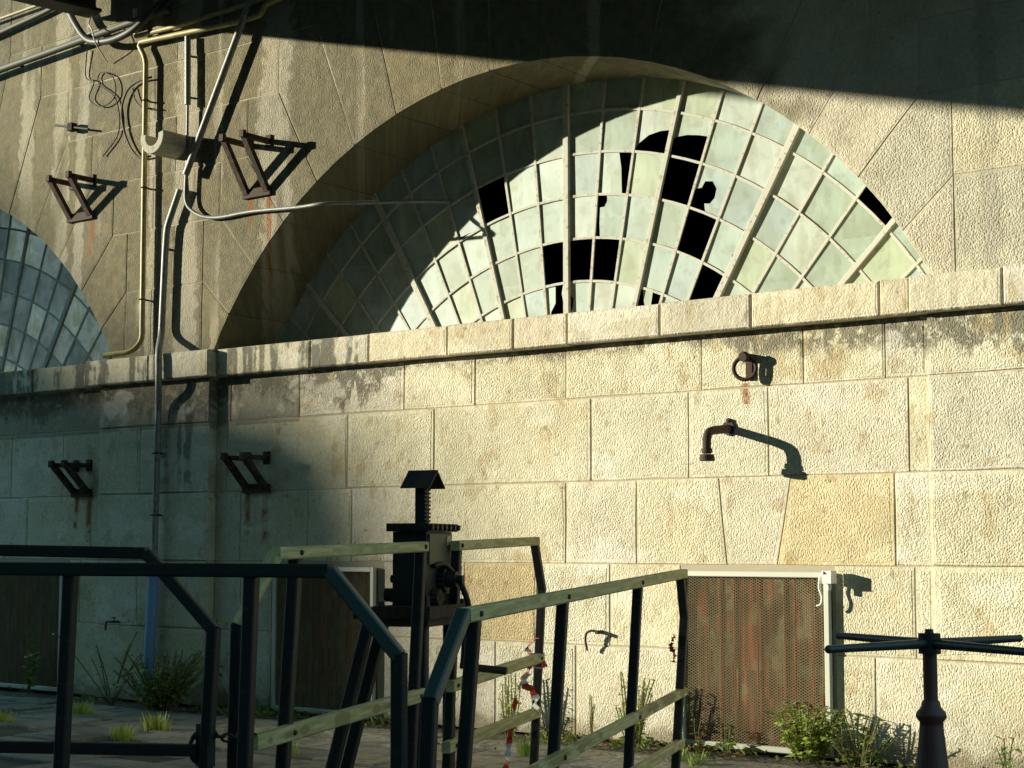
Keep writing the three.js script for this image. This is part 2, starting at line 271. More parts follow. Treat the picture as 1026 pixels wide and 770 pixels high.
{ // mortar bed behind the facing, thick enough to close the wall, with the arch openings cut through
  const s = new THREE.Shape([[LEFT, COPE1 - 0.005], [RIGHT, COPE1 - 0.005], [RIGHT, TOP], [LEFT, TOP]].map(p => new THREE.Vector2(...p)));
  for (const cx of [CX, CX2]) {
    const P = [], n = 48, xmin = cx === CX2 ? CX2 - 0.35 : -99;
    for (let i = 0; i <= n; i++) { const t = (-SPRING + 2 * SPRING * i / n) * Math.PI / 180, x = cx + (ARCH.R + 0.02) * Math.sin(t); if (x > xmin) P.push(new THREE.Vector2(x, COPE1 + 0.001 + Math.max(0, ARCH.cy + (ARCH.R + 0.02) * Math.cos(t) - COPE1))); }
    if (cx === CX2) P.unshift(new THREE.Vector2(P[0].x, COPE1 + 0.001));
    s.holes.push(new THREE.Path(P));
  }
  const up = new THREE.ExtrudeGeometry(s, { depth: DEPTH + 0.03, bevelEnabled: false }).translate(0, 0, -DEPTH - 0.034);
  mesh('mortar_bed', [up.ni(), box(LEFT, RIGHT, 0, COPE0 + 0.02, -0.6, -0.005), box(p1 + 0.02, p2 - 0.02, 0, COPE0 + 0.01, -0.014, PZ - 0.02), box(p3 + 0.02, p4 - 0.02, 0, COPE0 + 0.01, -0.014, PZ2 - 0.01)], mortarMat, wall);
  // the dark hall behind the windows
  const z0 = -5.5, z1 = -DEPTH - 0.04;
  const PX = (CX + CX2) / 2;                                          // cross wall between the two vaults; the left one has lost its back wall
  mesh('hall_interior', [box(PX, RIGHT, 0.02, TOP, z0 - 0.2, z0), box(PX, RIGHT, TOP - 0.02, TOP + 0.2, z0 - 0.2, 0.0), box(LEFT, PX, TOP - 0.02, TOP + 0.2, -1.0, 0.0), box(PX - 0.2, PX, 0.02, TOP, z0, -DEPTH - 0.05), box(LEFT - 0.2, LEFT, 0.02, TOP, -1.2, 0), box(RIGHT, RIGHT + 0.2, 0.02, TOP, z0, 0), box(PX, RIGHT, 0.01, 0.2, z0, -0.6)], std([0.03, 0.028, 0.024], 1), wall);
}

// ---------------------------------------------------------------- glazed arches
const dustMap = tex(512, 512, (i, j) => { const u = i / 512, v = j / 512, a = fbm(u * 6, v * 6, 4, 6), b = fbm(u * 40, v * 14, 3, 40), s = smooth(0.5, 0.72, fbm(u * 10 + 3, v * 4, 3, 0)); const t = 0.66 + 0.34 * a + 0.2 * (b - 0.5), d = smooth(0.56, 0.7, fbm(u * 22 + 8, v * 22, 4, 0)); return mix(mix([t, t, t], [0.60, 0.57, 0.44], 0.5 * s), [0.42, 0.40, 0.30], 0.28 * d); });
dustMap.repeat.set(1 / 1.3, 1 / 1.3);
const paneMats = [[0.47, 0.58, 0.49], [0.43, 0.55, 0.48], [0.48, 0.57, 0.40], [0.42, 0.53, 0.50], [0.53, 0.61, 0.53], [0.38, 0.48, 0.38]].map(c => new THREE.MeshPhysicalMaterial({ color: rgb(...c), map: dustMap, roughness: 0.5, clearcoat: 0.25, clearcoatRoughness: 0.12 }));
const clearMats = [[0.70, 0.62, 0.56], [0.58, 0.53, 0.49], [0.86, 0.77, 0.68], [0.48, 0.46, 0.43]].map(c => new THREE.MeshPhysicalMaterial({ color: rgb(...c), map: dustMap, roughness: 0.22, transmission: 0.85, thickness: 0, clearcoat: 0.4, clearcoatRoughness: 0.1 }));
const barTex = tex(256, 256, (i, j) => { const u = i / 256, v = j / 256, a = fbm(u * 20, v * 20, 4, 20); return mix([0.52, 0.52, 0.45], [0.30, 0.21, 0.13], 0.7 * smooth(0.64, 0.74, a)); });
barTex.repeat.set(2.2, 2.2);
const barMat = new THREE.MeshStandardMaterial({ map: barTex, roughness: 0.75 });
const RING = [1.66, 2.012, 2.327, 2.642, 2.954, 3.26, 3.50];
function makeWindow(name, label, cx, i0, i1, broken, mats = paneMats) {
  const g = thing(name, label, 'window', [cx, COPE1, -DEPTH], 'glazed arches of the stone wall');
  const oy = -COPE1, cyA = ARCH.cy + oy, cyR = ARCH.ry + oy, rx = -0.02;
  const pt = (i, R) => { // radial line i (every 5 degrees) meets ring R
    const t = i * 5 * Math.PI / 180, dx = Math.sin(t), dy = Math.cos(t), ex = rx, ey = cyR - cyA, b = ex * dx + ey * dy, c = ex * ex + ey * ey - R * R, k = -b + Math.sqrt(b * b - c);
    return [rx + dx * k, cyR + dy * k];
  };
  const SILL = 0.004;
  const clipY = P => { const out = []; P.forEach((a, i) => { const b = P[(i + 1) % P.length]; if (a[1] >= SILL) out.push(a); if ((a[1] >= SILL) !== (b[1] >= SILL)) { const t = (SILL - a[1]) / (b[1] - a[1]); out.push([a[0] + t * (b[0] - a[0]), SILL]); } }); return out; };
  for (let i = i0; i < i1; i++) for (let j = 0; j + 1 < RING.length; j++) {
    const q = [pt(i, RING[j]), pt(i + 1, RING[j]), pt(i + 1, RING[j + 1]), pt(i, RING[j + 1])];       // low-left, low-right, up-right, up-left
    const bl = (u, v) => [0, 1].map(k => (q[0][k] * (1 - u) + q[1][k] * u) * (1 - v) + (q[3][k] * (1 - u) + q[2][k] * u) * v);
    const spec = broken[i + ',' + j]; if (spec === 0) continue;
    const pieces = spec ? spec : [[[0, 0], [1, 0], [1, 1], [0, 1]]];
    for (const pc of pieces) {
      const P = clipY(pc.map(([u, v]) => bl(u, v)));
      if (P.length < 3) continue;
      const area = P.reduce((s, a, k) => { const b = P[(k + 1) % P.length]; return s + a[0] * b[1] - a[1] * b[0]; }, 0);
      if (Math.abs(area) < 0.0012) continue;
      const geo = new THREE.ExtrudeGeometry(new THREE.Shape(P.map(p => new THREE.Vector2(...p))), { depth: 0.004, bevelEnabled: false });
      const c = P.reduce((s, p) => [s[0] + p[0] / P.length, s[1] + p[1] / P.length], [0, 0]);
      geo.translate(-c[0], -c[1], 0);
      const uv = geo.attributes.uv, ou = rr(0, 5), ov = rr(0, 5); for (let k = 0; k < uv.count; k++) uv.setXY(k, uv.getX(k) + ou, uv.getY(k) + ov);
      const m = mesh('pane', geo, mats[Math.floor(rand() * mats.length)], g); m.position.set(c[0], c[1], rr(-0.002, 0.002)); m.rotation.set(rr(-0.012, 0.012), rr(-0.016, 0.016), 0);
    }
  }
  for (let i = i0; i <= i1; i++) {
    const major = i % 6 === 0, half = i % 3 === 0, b = pt(i, 3.49); let a = pt(i, 1.5);
    if (b[1] < 0.02) continue; if (a[1] < 0) { const t = -a[1] / (b[1] - a[1]); a = [a[0] + t * (b[0] - a[0]), 0]; }
    const w = major ? 0.05 : half ? 0.038 : 0.022, d = major ? 0.03 : half ? 0.024 : 0.012;
    mesh(half ? 'mullion' : 'glazing_bar', bar(V(a[0], a[1], d / 2 + 0.004), V(b[0], b[1], d / 2 + 0.004), w, d, V(0, 0, 1)), barMat, g);
  }
  for (let j = 1; j < RING.length - 1; j++) {
    const segs = [];
    for (let i = i0; i < i1; i++) for (let h = 0; h < 2; h++) { let a = pt(i + h * 0.5, RING[j]), b = pt(i + h * 0.5 + 0.5, RING[j]); if (a[1] < 0 && b[1] < 0) continue; segs.push(bar(V(a[0], a[1], 0.009), V(b[0], b[1], 0.009), 0.019, 0.010, V(0, 0, 1)).ni()); }
    if (segs.length) mesh('ring_bar', segs, barMat, g);
  }
  return g;
}
const R1 = [[0, 0], [1, 0], [1, 1], [0, 1]];
makeWindow('arched_window', 'wide half-round window of pale greenish panes, several of them smashed', CX, -12, 12, {
  '-1,1': 0, '0,1': 0, '1,1': 0, '3,3': 0, '4,2': 0, '5,1': 0, '8,5': 0, '-3,3': 0,
  '-1,0': [[[0, 1], [0, 0], [0.1, 0.0], [0.2, 0.45], [0.42, 0.62], [0.45, 1]], [[1, 0.55], [0.85, 0.4], [0.72, 0.8], [0.8, 1], [1, 1]], [[0.35, 0], [0.9, 0], [0.75, 0.2], [0.55, 0.25]]],
  '0,0': [[[0.22, 0], [1, 0], [1, 1], [0.12, 1], [0.1, 0.75], [0.24, 0.66], [0.2, 0.45], [0.1, 0.4]]],
  '3,0': [[[0.12, 1], [0.55, 1], [0.62, 0.72], [0.45, 0.6], [0.3, 0.75]], [[0, 0.55], [0, 0.2], [0.14, 0.42]]],
  '1,2': [[[0.2, 0], [1, 0], [1, 1], [0.32, 1], [0.34, 0.85], [0.27, 0.72], [0.12, 0.7], [0.14, 0.35]]],
  '1,3': [[[0, 0], [0.8, 0], [0.74, 0.28], [0.68, 0.62], [0.56, 1], [0, 1]]],
  '2,4': [[[0, 0.06], [0.12, 0.22], [0.35, 0.42], [0.65, 0.54], [1, 0.6], [1, 1], [0, 1]]],
  '3,4': [[[0, 0.38], [0.15, 0.46], [0.4, 0.55], [0.7, 0.6], [1, 0.62], [1, 1], [0, 1]]],
  '4,3': [[[0.55, 0], [1, 0], [1, 1], [0, 1], [0, 0.42], [0.2, 0.5], [0.24, 0.66], [0.45, 0.72], [0.62, 0.6], [0.66, 0.4], [0.58, 0.24], [0.42, 0.2]], [[0.46, 0], [0.52, 0], [0.5, 0.13]]],
  '5,2': [[[0, 0], [1, 0], [1, 0.3], [0.86, 0.34], [0.8, 0.46], [0.9, 0.58], [1, 0.6], [1, 1], [0, 1]]],
  '-4,3': [[[0, 0.06], [0.1, 0.1], [0.9, 0.02], [1, 0.0], [1, 1], [0, 1]]],
  '9,5': [R1],
});
makeWindow('arched_window', 'half-round window behind the yellow pipe, cut by the photo\'s edge, panes bluish and whole', CX2, -2, 12, {}, clearMats);

// ---------------------------------------------------------------- what casts the large shadows: the bridge deck overhead and the house across the yard
const steelTex = tex(256, 256, (i, j) => { const u = i / 256, v = j / 256; return mix([0.035, 0.037, 0.036], [0.09, 0.05, 0.03], smooth(0.55, 0.7, fbm(u * 9, v * 9, 4, 9))); });
const darkSteel = new THREE.MeshStandardMaterial({ map: steelTex, roughness: 0.7 });
{
  const g = thing('bridge_deck', 'black underside of a bridge meeting the wall at the top edge, over the yellow pipes', 'bridge', [-11.6, 5.875, 0.03]);
  const dir = [-0.183, 1], n = 1 / Math.hypot(...dir), L = 11, W = 11.5;
  const slab = new THREE.Shape([[0, 0.02], [W, 0.02], [W + dir[0] * L, L], [dir[0] * L, L]].map(p => new THREE.Vector2(p[0], -p[1])));
  mesh('deck_slab', new THREE.ExtrudeGeometry(slab, { depth: 0.25, bevelEnabled: false }).rotateX(-Math.PI / 2).translate(0, 0.55, 0), std([0.05, 0.05, 0.048], 0.9), g);
  for (let k = 0; k < 6; k++) {
    const x = 0.12 + k * 2.2, a = V(x, 0, 0.05), b = V(x + dir[0] * L, 0, L);
    const at = (y, w, h) => bar(a.clone().setY(y), b.clone().setY(y), w, h).ni();
    mesh('girder', [at(0.015, 0.24, 0.03), at(0.28, 0.02, 0.5), at(0.535, 0.24, 0.025)], darkSteel, g);
  }
}
{
  const az = V(SUN.x, 0, SUN.z).normalize(), D = 135;
  const to = ([x, y]) => { const p = V(x, y, 0), t = (D - p.dot(az)) / SUN.dot(az); return p.addScaledVector(SUN, t); };
  const side = V(az.z, 0, -az.x);                                    // along the facade
  const org = to([-9, 0]).setY(0);
  const loc = P => P.map(q => { const w = to(q); return new THREE.Vector2(w.clone().sub(org).dot(side), w.y); });
  const g = thing('distant_house', 'tall gabled house across the yard, out of view, shading the left of the wall', 'house', [org.x, 0, org.z]);
  const base = V().crossVectors(side, V(0, 1, 0));
  const put = geo => geo.applyMatrix4(new THREE.Matrix4().makeBasis(side, V(0, 1, 0), az));
  const ext = (P, y0) => { const xs = P.map(p => p.x), q = [...P, new THREE.Vector2(P[P.length - 1].x, y0), new THREE.Vector2(P[0].x, y0)]; return put(new THREE.ExtrudeGeometry(new THREE.Shape(q), { depth: 8, bevelEnabled: false })); };
  const gable = loc([[-19.5, 3.6], [-15.3, 6.5], [-11.25, 2.95]]), wing = loc([[-11.25, 2.80], [-9.45, 2.66], [-8.4, 2.3], [-7.75, 1.65], [-7.5, 0.8], [-7.4, -0.18], [-2.5, -0.2], [-1.7, 1.7], [18, 1.9]]);
  mesh('main_block', ext(gable, 0), std([0.42, 0.38, 0.3], 0.9), g); mesh('side_wing', ext(wing, 0), std([0.40, 0.36, 0.29], 0.9), g);
  void base;
  // the warehouse on the other side of the yard, behind the camera: it closes the low sky off from the wall
  const o = thing('opposite_warehouse', 'long brown warehouse facing the wall from behind the camera, out of view', 'building', [4, 0, 27]);
  mesh('facade', box(-44, 40, 0, 15, 0, 8), std([0.14, 0.12, 0.10], 0.95), o); mesh('roof', bar(V(-44.5, 15.4, 4), V(40.5, 15.4, 4), 9, 0.8), std([0.12, 0.07, 0.05], 0.9), o);
  for (let k = -4; k < 14; k++) for (let f = 0; f < 3; f++) mesh('window', box(-23.5 + k * 4.6, -21.9 + k * 4.6, 2 + f * 4.4, 4.6 + f * 4.4, -0.03, 0.02), std([0.03, 0.035, 0.04], 0.2), o);
}

// ---------------------------------------------------------------- ground
const soilMap = tex(1024, 1024, (i, j) => { const u = i / 1024, v = j / 1024, a = fbm(u * 10, v * 10, 5, 10), b = noise(u * 300, v * 300, 300), c = mix([0.06, 0.052, 0.035], [0.15, 0.125, 0.08], a); const f = 0.75 + 0.5 * b; return [c[0] * f, c[1] * f, c[2] * f]; });
soilMap.repeat.set(1 / 2.5, 1 / 2.5);
const soilBump = tex(512, 512, (i, j) => fbm(i / 512 * 30, j / 512 * 30, 5, 30), false); soilBump.repeat.set(1 / 1.4, 1 / 1.4);
const ground = mesh('ground', new THREE.PlaneGeometry(700, 700, 1, 1).rotateX(-Math.PI / 2).translate(0, -0.022, 0), new THREE.MeshStandardMaterial({ map: soilMap, bumpMap: soilBump, bumpScale: 0.02, roughness: 1 }));
{ const p = ground.geometry.attributes.position, uv = ground.geometry.attributes.uv; for (let i = 0; i < p.count; i++) uv.setXY(i, p.getX(i), p.getZ(i)); }
ground.userData.kind = 'structure';
const slabMap = tex(1024, 1024, (i, j) => { const u = i / 1024, v = j / 1024, a = fbm(u * 8, v * 8, 5, 8), b = noise(u * 260, v * 260, 260), s = smooth(0.52, 0.66, fbm(u * 14 + 2, v * 14, 4, 0)); let c = mix([0.24, 0.22, 0.18], [0.38, 0.35, 0.28], a); c = mix(c, [0.10, 0.10, 0.06], 0.6 * s); const f = 0.85 + 0.3 * b; return [c[0] * f, c[1] * f, c[2] * f]; });
slabMap.repeat.set(1 / 2, 1 / 2); slabMap.wrapS = slabMap.wrapT = THREE.MirroredRepeatWrapping;
const slabMats = [[1, 1, 1], [0.85, 0.86, 0.88], [1.1, 1.05, 0.95], [0.72, 0.72, 0.7]].map(c => new THREE.MeshStandardMaterial({ color: rgb(...c), map: slabMap, bumpMap: soilBump, bumpScale: 0.012, roughness: 0.95 }));
{
  let z = 0.42, r = 0;
  while (z < 4.6) {
    const d = rr(0.3, 0.42); let x = -14.2 + rr(0, 0.5); const xEnd = -2.8 - z * 0.5;
    while (x < xEnd) {
      const l = rr(0.42, 0.85), P = [[x, -z - d], [x + l, -z - d], [x + l, -z], [x, -z]].map(p => [p[0] + rr(-0.008, 0.008), p[1] + rr(-0.008, 0.008)]);
      const Q = inset(P, 0.012), s = new THREE.Shape(Q.map(p => new THREE.Vector2(...p)));
      const geo = new THREE.ExtrudeGeometry(s, { depth: 0.03, bevelEnabled: true, bevelSize: 0.008, bevelThickness: 0.008, bevelSegments: 1 }).rotateX(-Math.PI / 2);
      const uv = geo.attributes.uv, pp = geo.attributes.position; for (let k = 0; k < uv.count; k++) uv.setXY(k, pp.getX(k) + r * 0.3, pp.getZ(k));
      const m = mesh('paving_slab', geo, slabMats[Math.floor(rand() * 4)], ground); m.position.y = -0.045 + rr(-0.006, 0.008); m.rotation.set(rr(-0.008, 0.008), 0, 0); m.geometry.translate(0, 0, 0);
      x += l; r++;
    }
    z += d;
  }
}

// ---------------------------------------------------------------- pipes and cables on the wall
const ironTex = tex(256, 256, (i, j) => { const u = i / 256, v = j / 256, a = fbm(u * 12, v * 12, 4, 12), b = noise(u * 90, v * 90, 90); return mix([0.028, 0.02, 0.015], [0.095, 0.046, 0.025], clamp(smooth(0.4, 0.65, a) * 0.9 + 0.2 * (b - 0.5))); });
ironTex.repeat.set(3, 3);
const rustIron = new THREE.MeshStandardMaterial({ map: ironTex, bumpMap: fineBump, bumpScale: 0.003, roughness: 0.85 });
const chip = (base, rust, th) => { const t = tex(256, 256, (i, j) => { const u = i / 256, v = j / 256, a = fbm(u * 10, v * 10, 5, 10), b = noise(u * 70, v * 70, 70), c = mix(base, rust, smooth(th, th + 0.1, a)); const f = 0.88 + 0.2 * b; return [c[0] * f, c[1] * f, c[2] * f]; }); t.repeat.set(8, 2); return t; };
const greyPaint = new THREE.MeshStandardMaterial({ map: chip([0.25, 0.275, 0.265], [0.15, 0.12, 0.08], 0.56), roughness: 0.5, metalness: 0.1 });
const yellowPaint = new THREE.MeshStandardMaterial({ map: chip([0.42, 0.36, 0.13], [0.27, 0.23, 0.11], 0.5), roughness: 0.5 });
const bluePlastic = new THREE.MeshStandardMaterial({ map: chip([0.20, 0.36, 0.62], [0.22, 0.3, 0.4], 0.6), roughness: 0.55 });
const black = std([0.02, 0.02, 0.02], 0.6), blackWire = std([0.025, 0.022, 0.02], 0.7), whitePaint = std([0.72, 0.72, 0.68], 0.5);
const clip = (x, y, z0, z1, r, m, parent) => mesh('pipe_clip', [cyl([x, y, z0], [x, y, z1 - r * 0.5], 0.008), new THREE.TorusGeometry(r + 0.004, 0.006, 6, 16).rotateX(Math.PI / 2).translate(x, y, z1).ni()], m, parent);
{
  let t = thing('gas_pipe', 'yellow pipe running down the wall and bending left onto the coping', 'pipe', [-10.7, 2.8, 0]);
  const o = ([x, y, z]) => [x + 10.7, y - 2.8, z];
  mesh('tube', pipe([[-8.6, 5.63, 0.067], [-9.378, 5.543, 0.067], [-9.411, 5.468, 0.067], [-9.663, 5.463, 0.067], [-10.915, 5.523, 0.067], [-10.806, 5.355, 0.067], [-10.777, 2.95, 0.067], [-10.838, 2.86, 0.12], [-11.098, 2.838, 0.2]].map(o), 0.023, 0.06), yellowPaint, t);
  for (const y of [5.0, 4.25, 3.3]) clip(-0.09 - 0.005 * (y - 4), y - 2.8, 0, 0.067, 0.023, blackWire, t);
  for (const x of [-9.9, -10.45]) mesh('pipe_clip', cyl(o([x, 5.49, 0]), o([x, 5.49, 0.067]), 0.008), blackWire, t);
  t = thing('gas_pipe', 'upper yellow pipe running along the wall under the bridge', 'pipe', [-10.4, 5.5, 0]);
  const q = ([x, y, z]) => [x + 10.4, y - 5.5, z];
  mesh('tube', pipe([[-8.6, 5.70, 0.067], [-9.527, 5.59, 0.067], [-10.484, 5.572, 0.067], [-10.943, 5.585, 0.067]].map(q), 0.02, 0.05), yellowPaint, t);
  mesh('white_riser', pipe([[-10.943, 5.575, 0.067], [-10.963, 5.83, 0.067]].map(q), 0.017), whitePaint, t);
  for (const x of [-10.0, -10.7]) mesh('pipe_clip', cyl(q([x, 5.575, 0]), q([x, 5.575, 0.067]), 0.008), blackWire, t);

  t = thing('downpipe', 'tall grey drainpipe down the pilaster with a wider blue foot', 'drainpipe', [-10.3, 0, 0]);
  const e = ([x, y, z]) => [x + 10.3, y, z];
  mesh('tube', pipe([[-10.352, 4.178, 0.06], [-10.503, 3.879, 0.06], [-10.52, 3.613, 0.06], [-10.537, 2.99, 0.065], [-10.372, 2.83, 0.232], [-10.363, 2.553, 0.232], [-10.455, 2.40, 0.15], [-10.469, 1.03, 0.15]].map(e), 0.028, 0.07), greyPaint, t);
  mesh('foot_pipe', [cyl(e([-10.468, 1.06, 0.15]), e([-10.525, 0.0, 0.15]), 0.045, 0.045, 18), cyl(e([-10.468, 1.07, 0.15]), e([-10.472, 1.0, 0.15]), 0.052, 0.052, 18)], bluePlastic, t);
  for (const [x, y] of [[-10.462, 2.0], [-10.466, 1.5]]) { clip(x + 10.3, y, PZ, 0.15, 0.032, blackWire, t); }
  mesh('pipe_clip', cyl(e([-10.517, 3.7, 0]), e([-10.517, 3.7, 0.06]), 0.01), blackWire, t);

  t = thing('conduit', 'short upright grey conduit beside the leaning tube, thinner below', 'conduit', [-10.24, 4.2, 0]);
  const u = ([x, y, z]) => [x + 10.24, y - 4.2, z];
  mesh('sleeve', pipe([[-10.291, 5.46, 0.06], [-10.275, 4.88, 0.06]].map(u), 0.026), greyPaint, t);
  mesh('thin_tube', pipe([[-10.275, 4.9, 0.06], [-10.27, 4.3, 0.06], [-10.262, 4.12, 0.05]].map(u), 0.012), greyPaint, t);
  for (const y of [5.3, 4.95]) mesh('pipe_clip', cyl(u([-10.285, y, 0]), u([-10.285, y, 0.06]), 0.009), blackWire, t);

  t = thing('leaning_tube', 'thick grey tube leaning across the wall from under the bridge', 'tube', [-9.8, 4.2, 0]);
  const w = ([x, y, z]) => [x + 9.8, y - 4.2, z];
  mesh('tube', pipe([[-9.50, 5.645, 0.085], [-10.254, 4.286, 0.085]].map(w), 0.029), greyPaint, t);
  for (const k of [0.12, 0.8]) { const x = -9.50 - 0.754 * k, y = 5.645 - 1.359 * k; mesh('bracket_pin', cyl(w([x, y, 0]), w([x, y, 0.085]), 0.012), blackWire, t); }

  tag(mesh('wall_cable', cord([[-10.24, 4.6, 0.06], [-10.279, 4.212, 0.06], [-10.262, 4.043, 0.06], [-10.114, 3.934, 0.05], [-9.935, 3.895, 0.04], [-9.531, 3.894, 0.035], [-8.95, 3.86, 0.04], [-8.764, 3.86, 0.03], [-8.55, 3.88, -0.2], [-8.22, 3.90, -0.5], [-8.05, 3.90, -0.66]], 0.015, 90, 8), greyPaint), 'grey cable curving along the wall and into the large arch', 'cable');
  t = thing('wall_pipe', 'thick dark pipe slanting up the wall at the upper left corner', 'pipe', [-12.5, 5.5, 0]);
  const s = ([x, y, z]) => [x + 12.5, y - 5.5, z];
  mesh('tube', pipe([[-14.2, 5.545, 0.08], [-12.839, 5.628, 0.08], [-11.709, 5.679, 0.08], [-10.5, 5.735, 0.08]].map(s), 0.031, 0.2), std([0.075, 0.078, 0.058], 0.65), t);
  for (const x of [-13.3, -12.6, -11.75]) mesh('pipe_clip', cyl(s([x, 5.6 + (x + 13.3) * 0.05, 0]), s([x, 5.6 + (x + 13.3) * 0.05, 0.08]), 0.012), blackWire, t);
  t = tag(mesh('wall_pipe', pipe([[-14.2, 5.895, 0.05], [-12.899, 5.997, 0.05], [-12.16, 6.067, 0.05], [-11.65, 6.15, 0.05]], 0.024, 0.2), std([0.07, 0.07, 0.05], 0.65)), 'thin dark pipe above the thick slanting one, at the very corner', 'pipe');
  tag(mesh('wall_pipe', pipe([[-14.2, 6.09, 0.05], [-12.906, 6.132, 0.05], [-12.236, 6.15, 0.05], [-11.7, 6.18, 0.05]], 0.014, 0.2), std([0.36, 0.31, 0.2], 0.6)), 'thinnest pale pipe, topmost in the upper left corner', 'pipe');
  tag(mesh('drooping_hose', cord([[-11.93, 6.25, 0.12], [-11.796, 5.991, 0.13], [-11.678, 5.814, 0.13], [-11.506, 5.646, 0.13], [-11.275, 5.585, 0.14], [-11.076, 5.582, 0.14], [-10.856, 5.627, 0.14], [-10.66, 5.76, 0.1], [-10.5, 5.9, 0.05]], 0.031, 60, 10), std([0.06, 0.063, 0.06], 0.55)), 'thick black hose sagging below the bridge at upper left', 'hose');
  const coil = (pts, r, l) => tag(mesh('loose_wire', cord(pts, r, 70, 5), blackWire), l, 'wire');
  coil([[-11.645, 5.609, 0.03], [-11.662, 5.36, 0.02], [-11.537, 5.302, 0.03], [-11.60, 5.165, 0.03], [-11.42, 5.06, 0.03], [-11.25, 5.12, 0.03], [-11.27, 5.28, 0.03], [-11.47, 5.37, 0.02], [-11.5, 5.3, 0.02], [-11.25, 5.1, 0.02], [-11.2, 4.8, 0.02], [-11.4, 4.62, 0.02]], 0.006, 'thin coiled wire hanging on the wall under the black hose');
  coil([[-10.75, 5.2, 0.05], [-10.95, 5.2, 0.03], [-11.077, 5.15, 0.03], [-11.151, 5.005, 0.03], [-11.118, 4.807, 0.03], [-11.007, 4.616, 0.03], [-10.9, 4.531, 0.03], [-10.75, 4.52, 0.04]], 0.009, 'dark loop of wire left of the yellow pipe');
  coil([[-11.02, 5.157, 0.025], [-10.98, 5.05, 0.03], [-10.876, 4.96, 0.03], [-10.7, 4.92, 0.05]], 0.006, 'short thin wire crossing the yellow pipe');
  tag(mesh('loose_wire', cord([[-11.42, 5.88, 0.15], [-11.45, 5.77, 0.17], [-11.38, 5.70, 0.19], [-11.34, 5.58, 0.18], [-11.36, 5.44, 0.03]], 0.006, 40, 5), std([0.5, 0.5, 0.45], 0.6)), 'pale knotted wire tied round the sagging black hose', 'wire');
  // open channel spout built into the wall
  const ro = 0.135, ri = 0.085, sh = new THREE.Shape(); const a0 = Math.PI * 0.94, a1 = Math.PI * 2.06;
  sh.absarc(0, 0, ro, a0, a1, false); sh.absarc(0, 0, ri, a1, a0, true); sh.closePath();
  t = tag(mesh('channel_spout', new THREE.ExtrudeGeometry(sh, { depth: 0.27, bevelEnabled: true, bevelSize: 0.008, bevelThickness: 0.008, bevelSegments: 2, curveSegments: 20 }).translate(0, 0, -0.02), new THREE.MeshStandardMaterial({ map: chip([0.46, 0.44, 0.36], [0.36, 0.33, 0.25], 0.5), roughness: 0.9, bumpMap: soilBump, bumpScale: 0.004 })), 'stubby open half-round stone spout jutting from the wall beside the yellow pipe', 'spout');
  t.position.set(-10.48, 4.605, 0);
}
// ---------------------------------------------------------------- iron brackets, ring, hooks
function bracket(x1, x2, y, drop, len, label) {
  const t = thing('iron_bracket', label, 'bracket', [(x1 + x2) / 2, y, 0], 'iron brackets on the wall');
  for (const x of [x1 - (x1 + x2) / 2, x2 - (x1 + x2) / 2]) {
    mesh('arm', [bar(V(x, 0, -0.01), V(x, 0, len), 0.06, 0.035).ni(), box(x - 0.03, x + 0.03, -0.05, 0.05, -0.004, 0.02), box(x - 0.022, x + 0.022, -0.02, 0.035, len - 0.03, len + 0.005)], rustIron, t);
    mesh('strut', bar(V(x, -0.005, len - 0.03), V(x, -drop, 0.015), 0.06, 0.04, V(0, 0, 1)), rustIron, t);
  }
  mesh('foot_plate', box(x1 - (x1 + x2) / 2 - 0.04, x2 - (x1 + x2) / 2 + 0.04, -drop - 0.035, -drop + 0.035, -0.004, 0.03), rustIron, t);
}
bracket(-11.83, -11.56, 4.43, 0.31, 0.27, 'pair of rusty bracket arms left of the yellow pipe, above the small window');
bracket(-9.60, -9.37, 4.445, 0.40, 0.30, 'pair of rusty bracket arms high beside the large arch');
bracket(-11.675, -11.50, 1.937, 0.235, 0.28, 'pair of dark bracket arms in the shade, left of the drainpipe');
bracket(-9.55, -9.34, 1.932, 0.235, 0.27, 'pair of dark bracket arms below the coping, right of the pilaster');
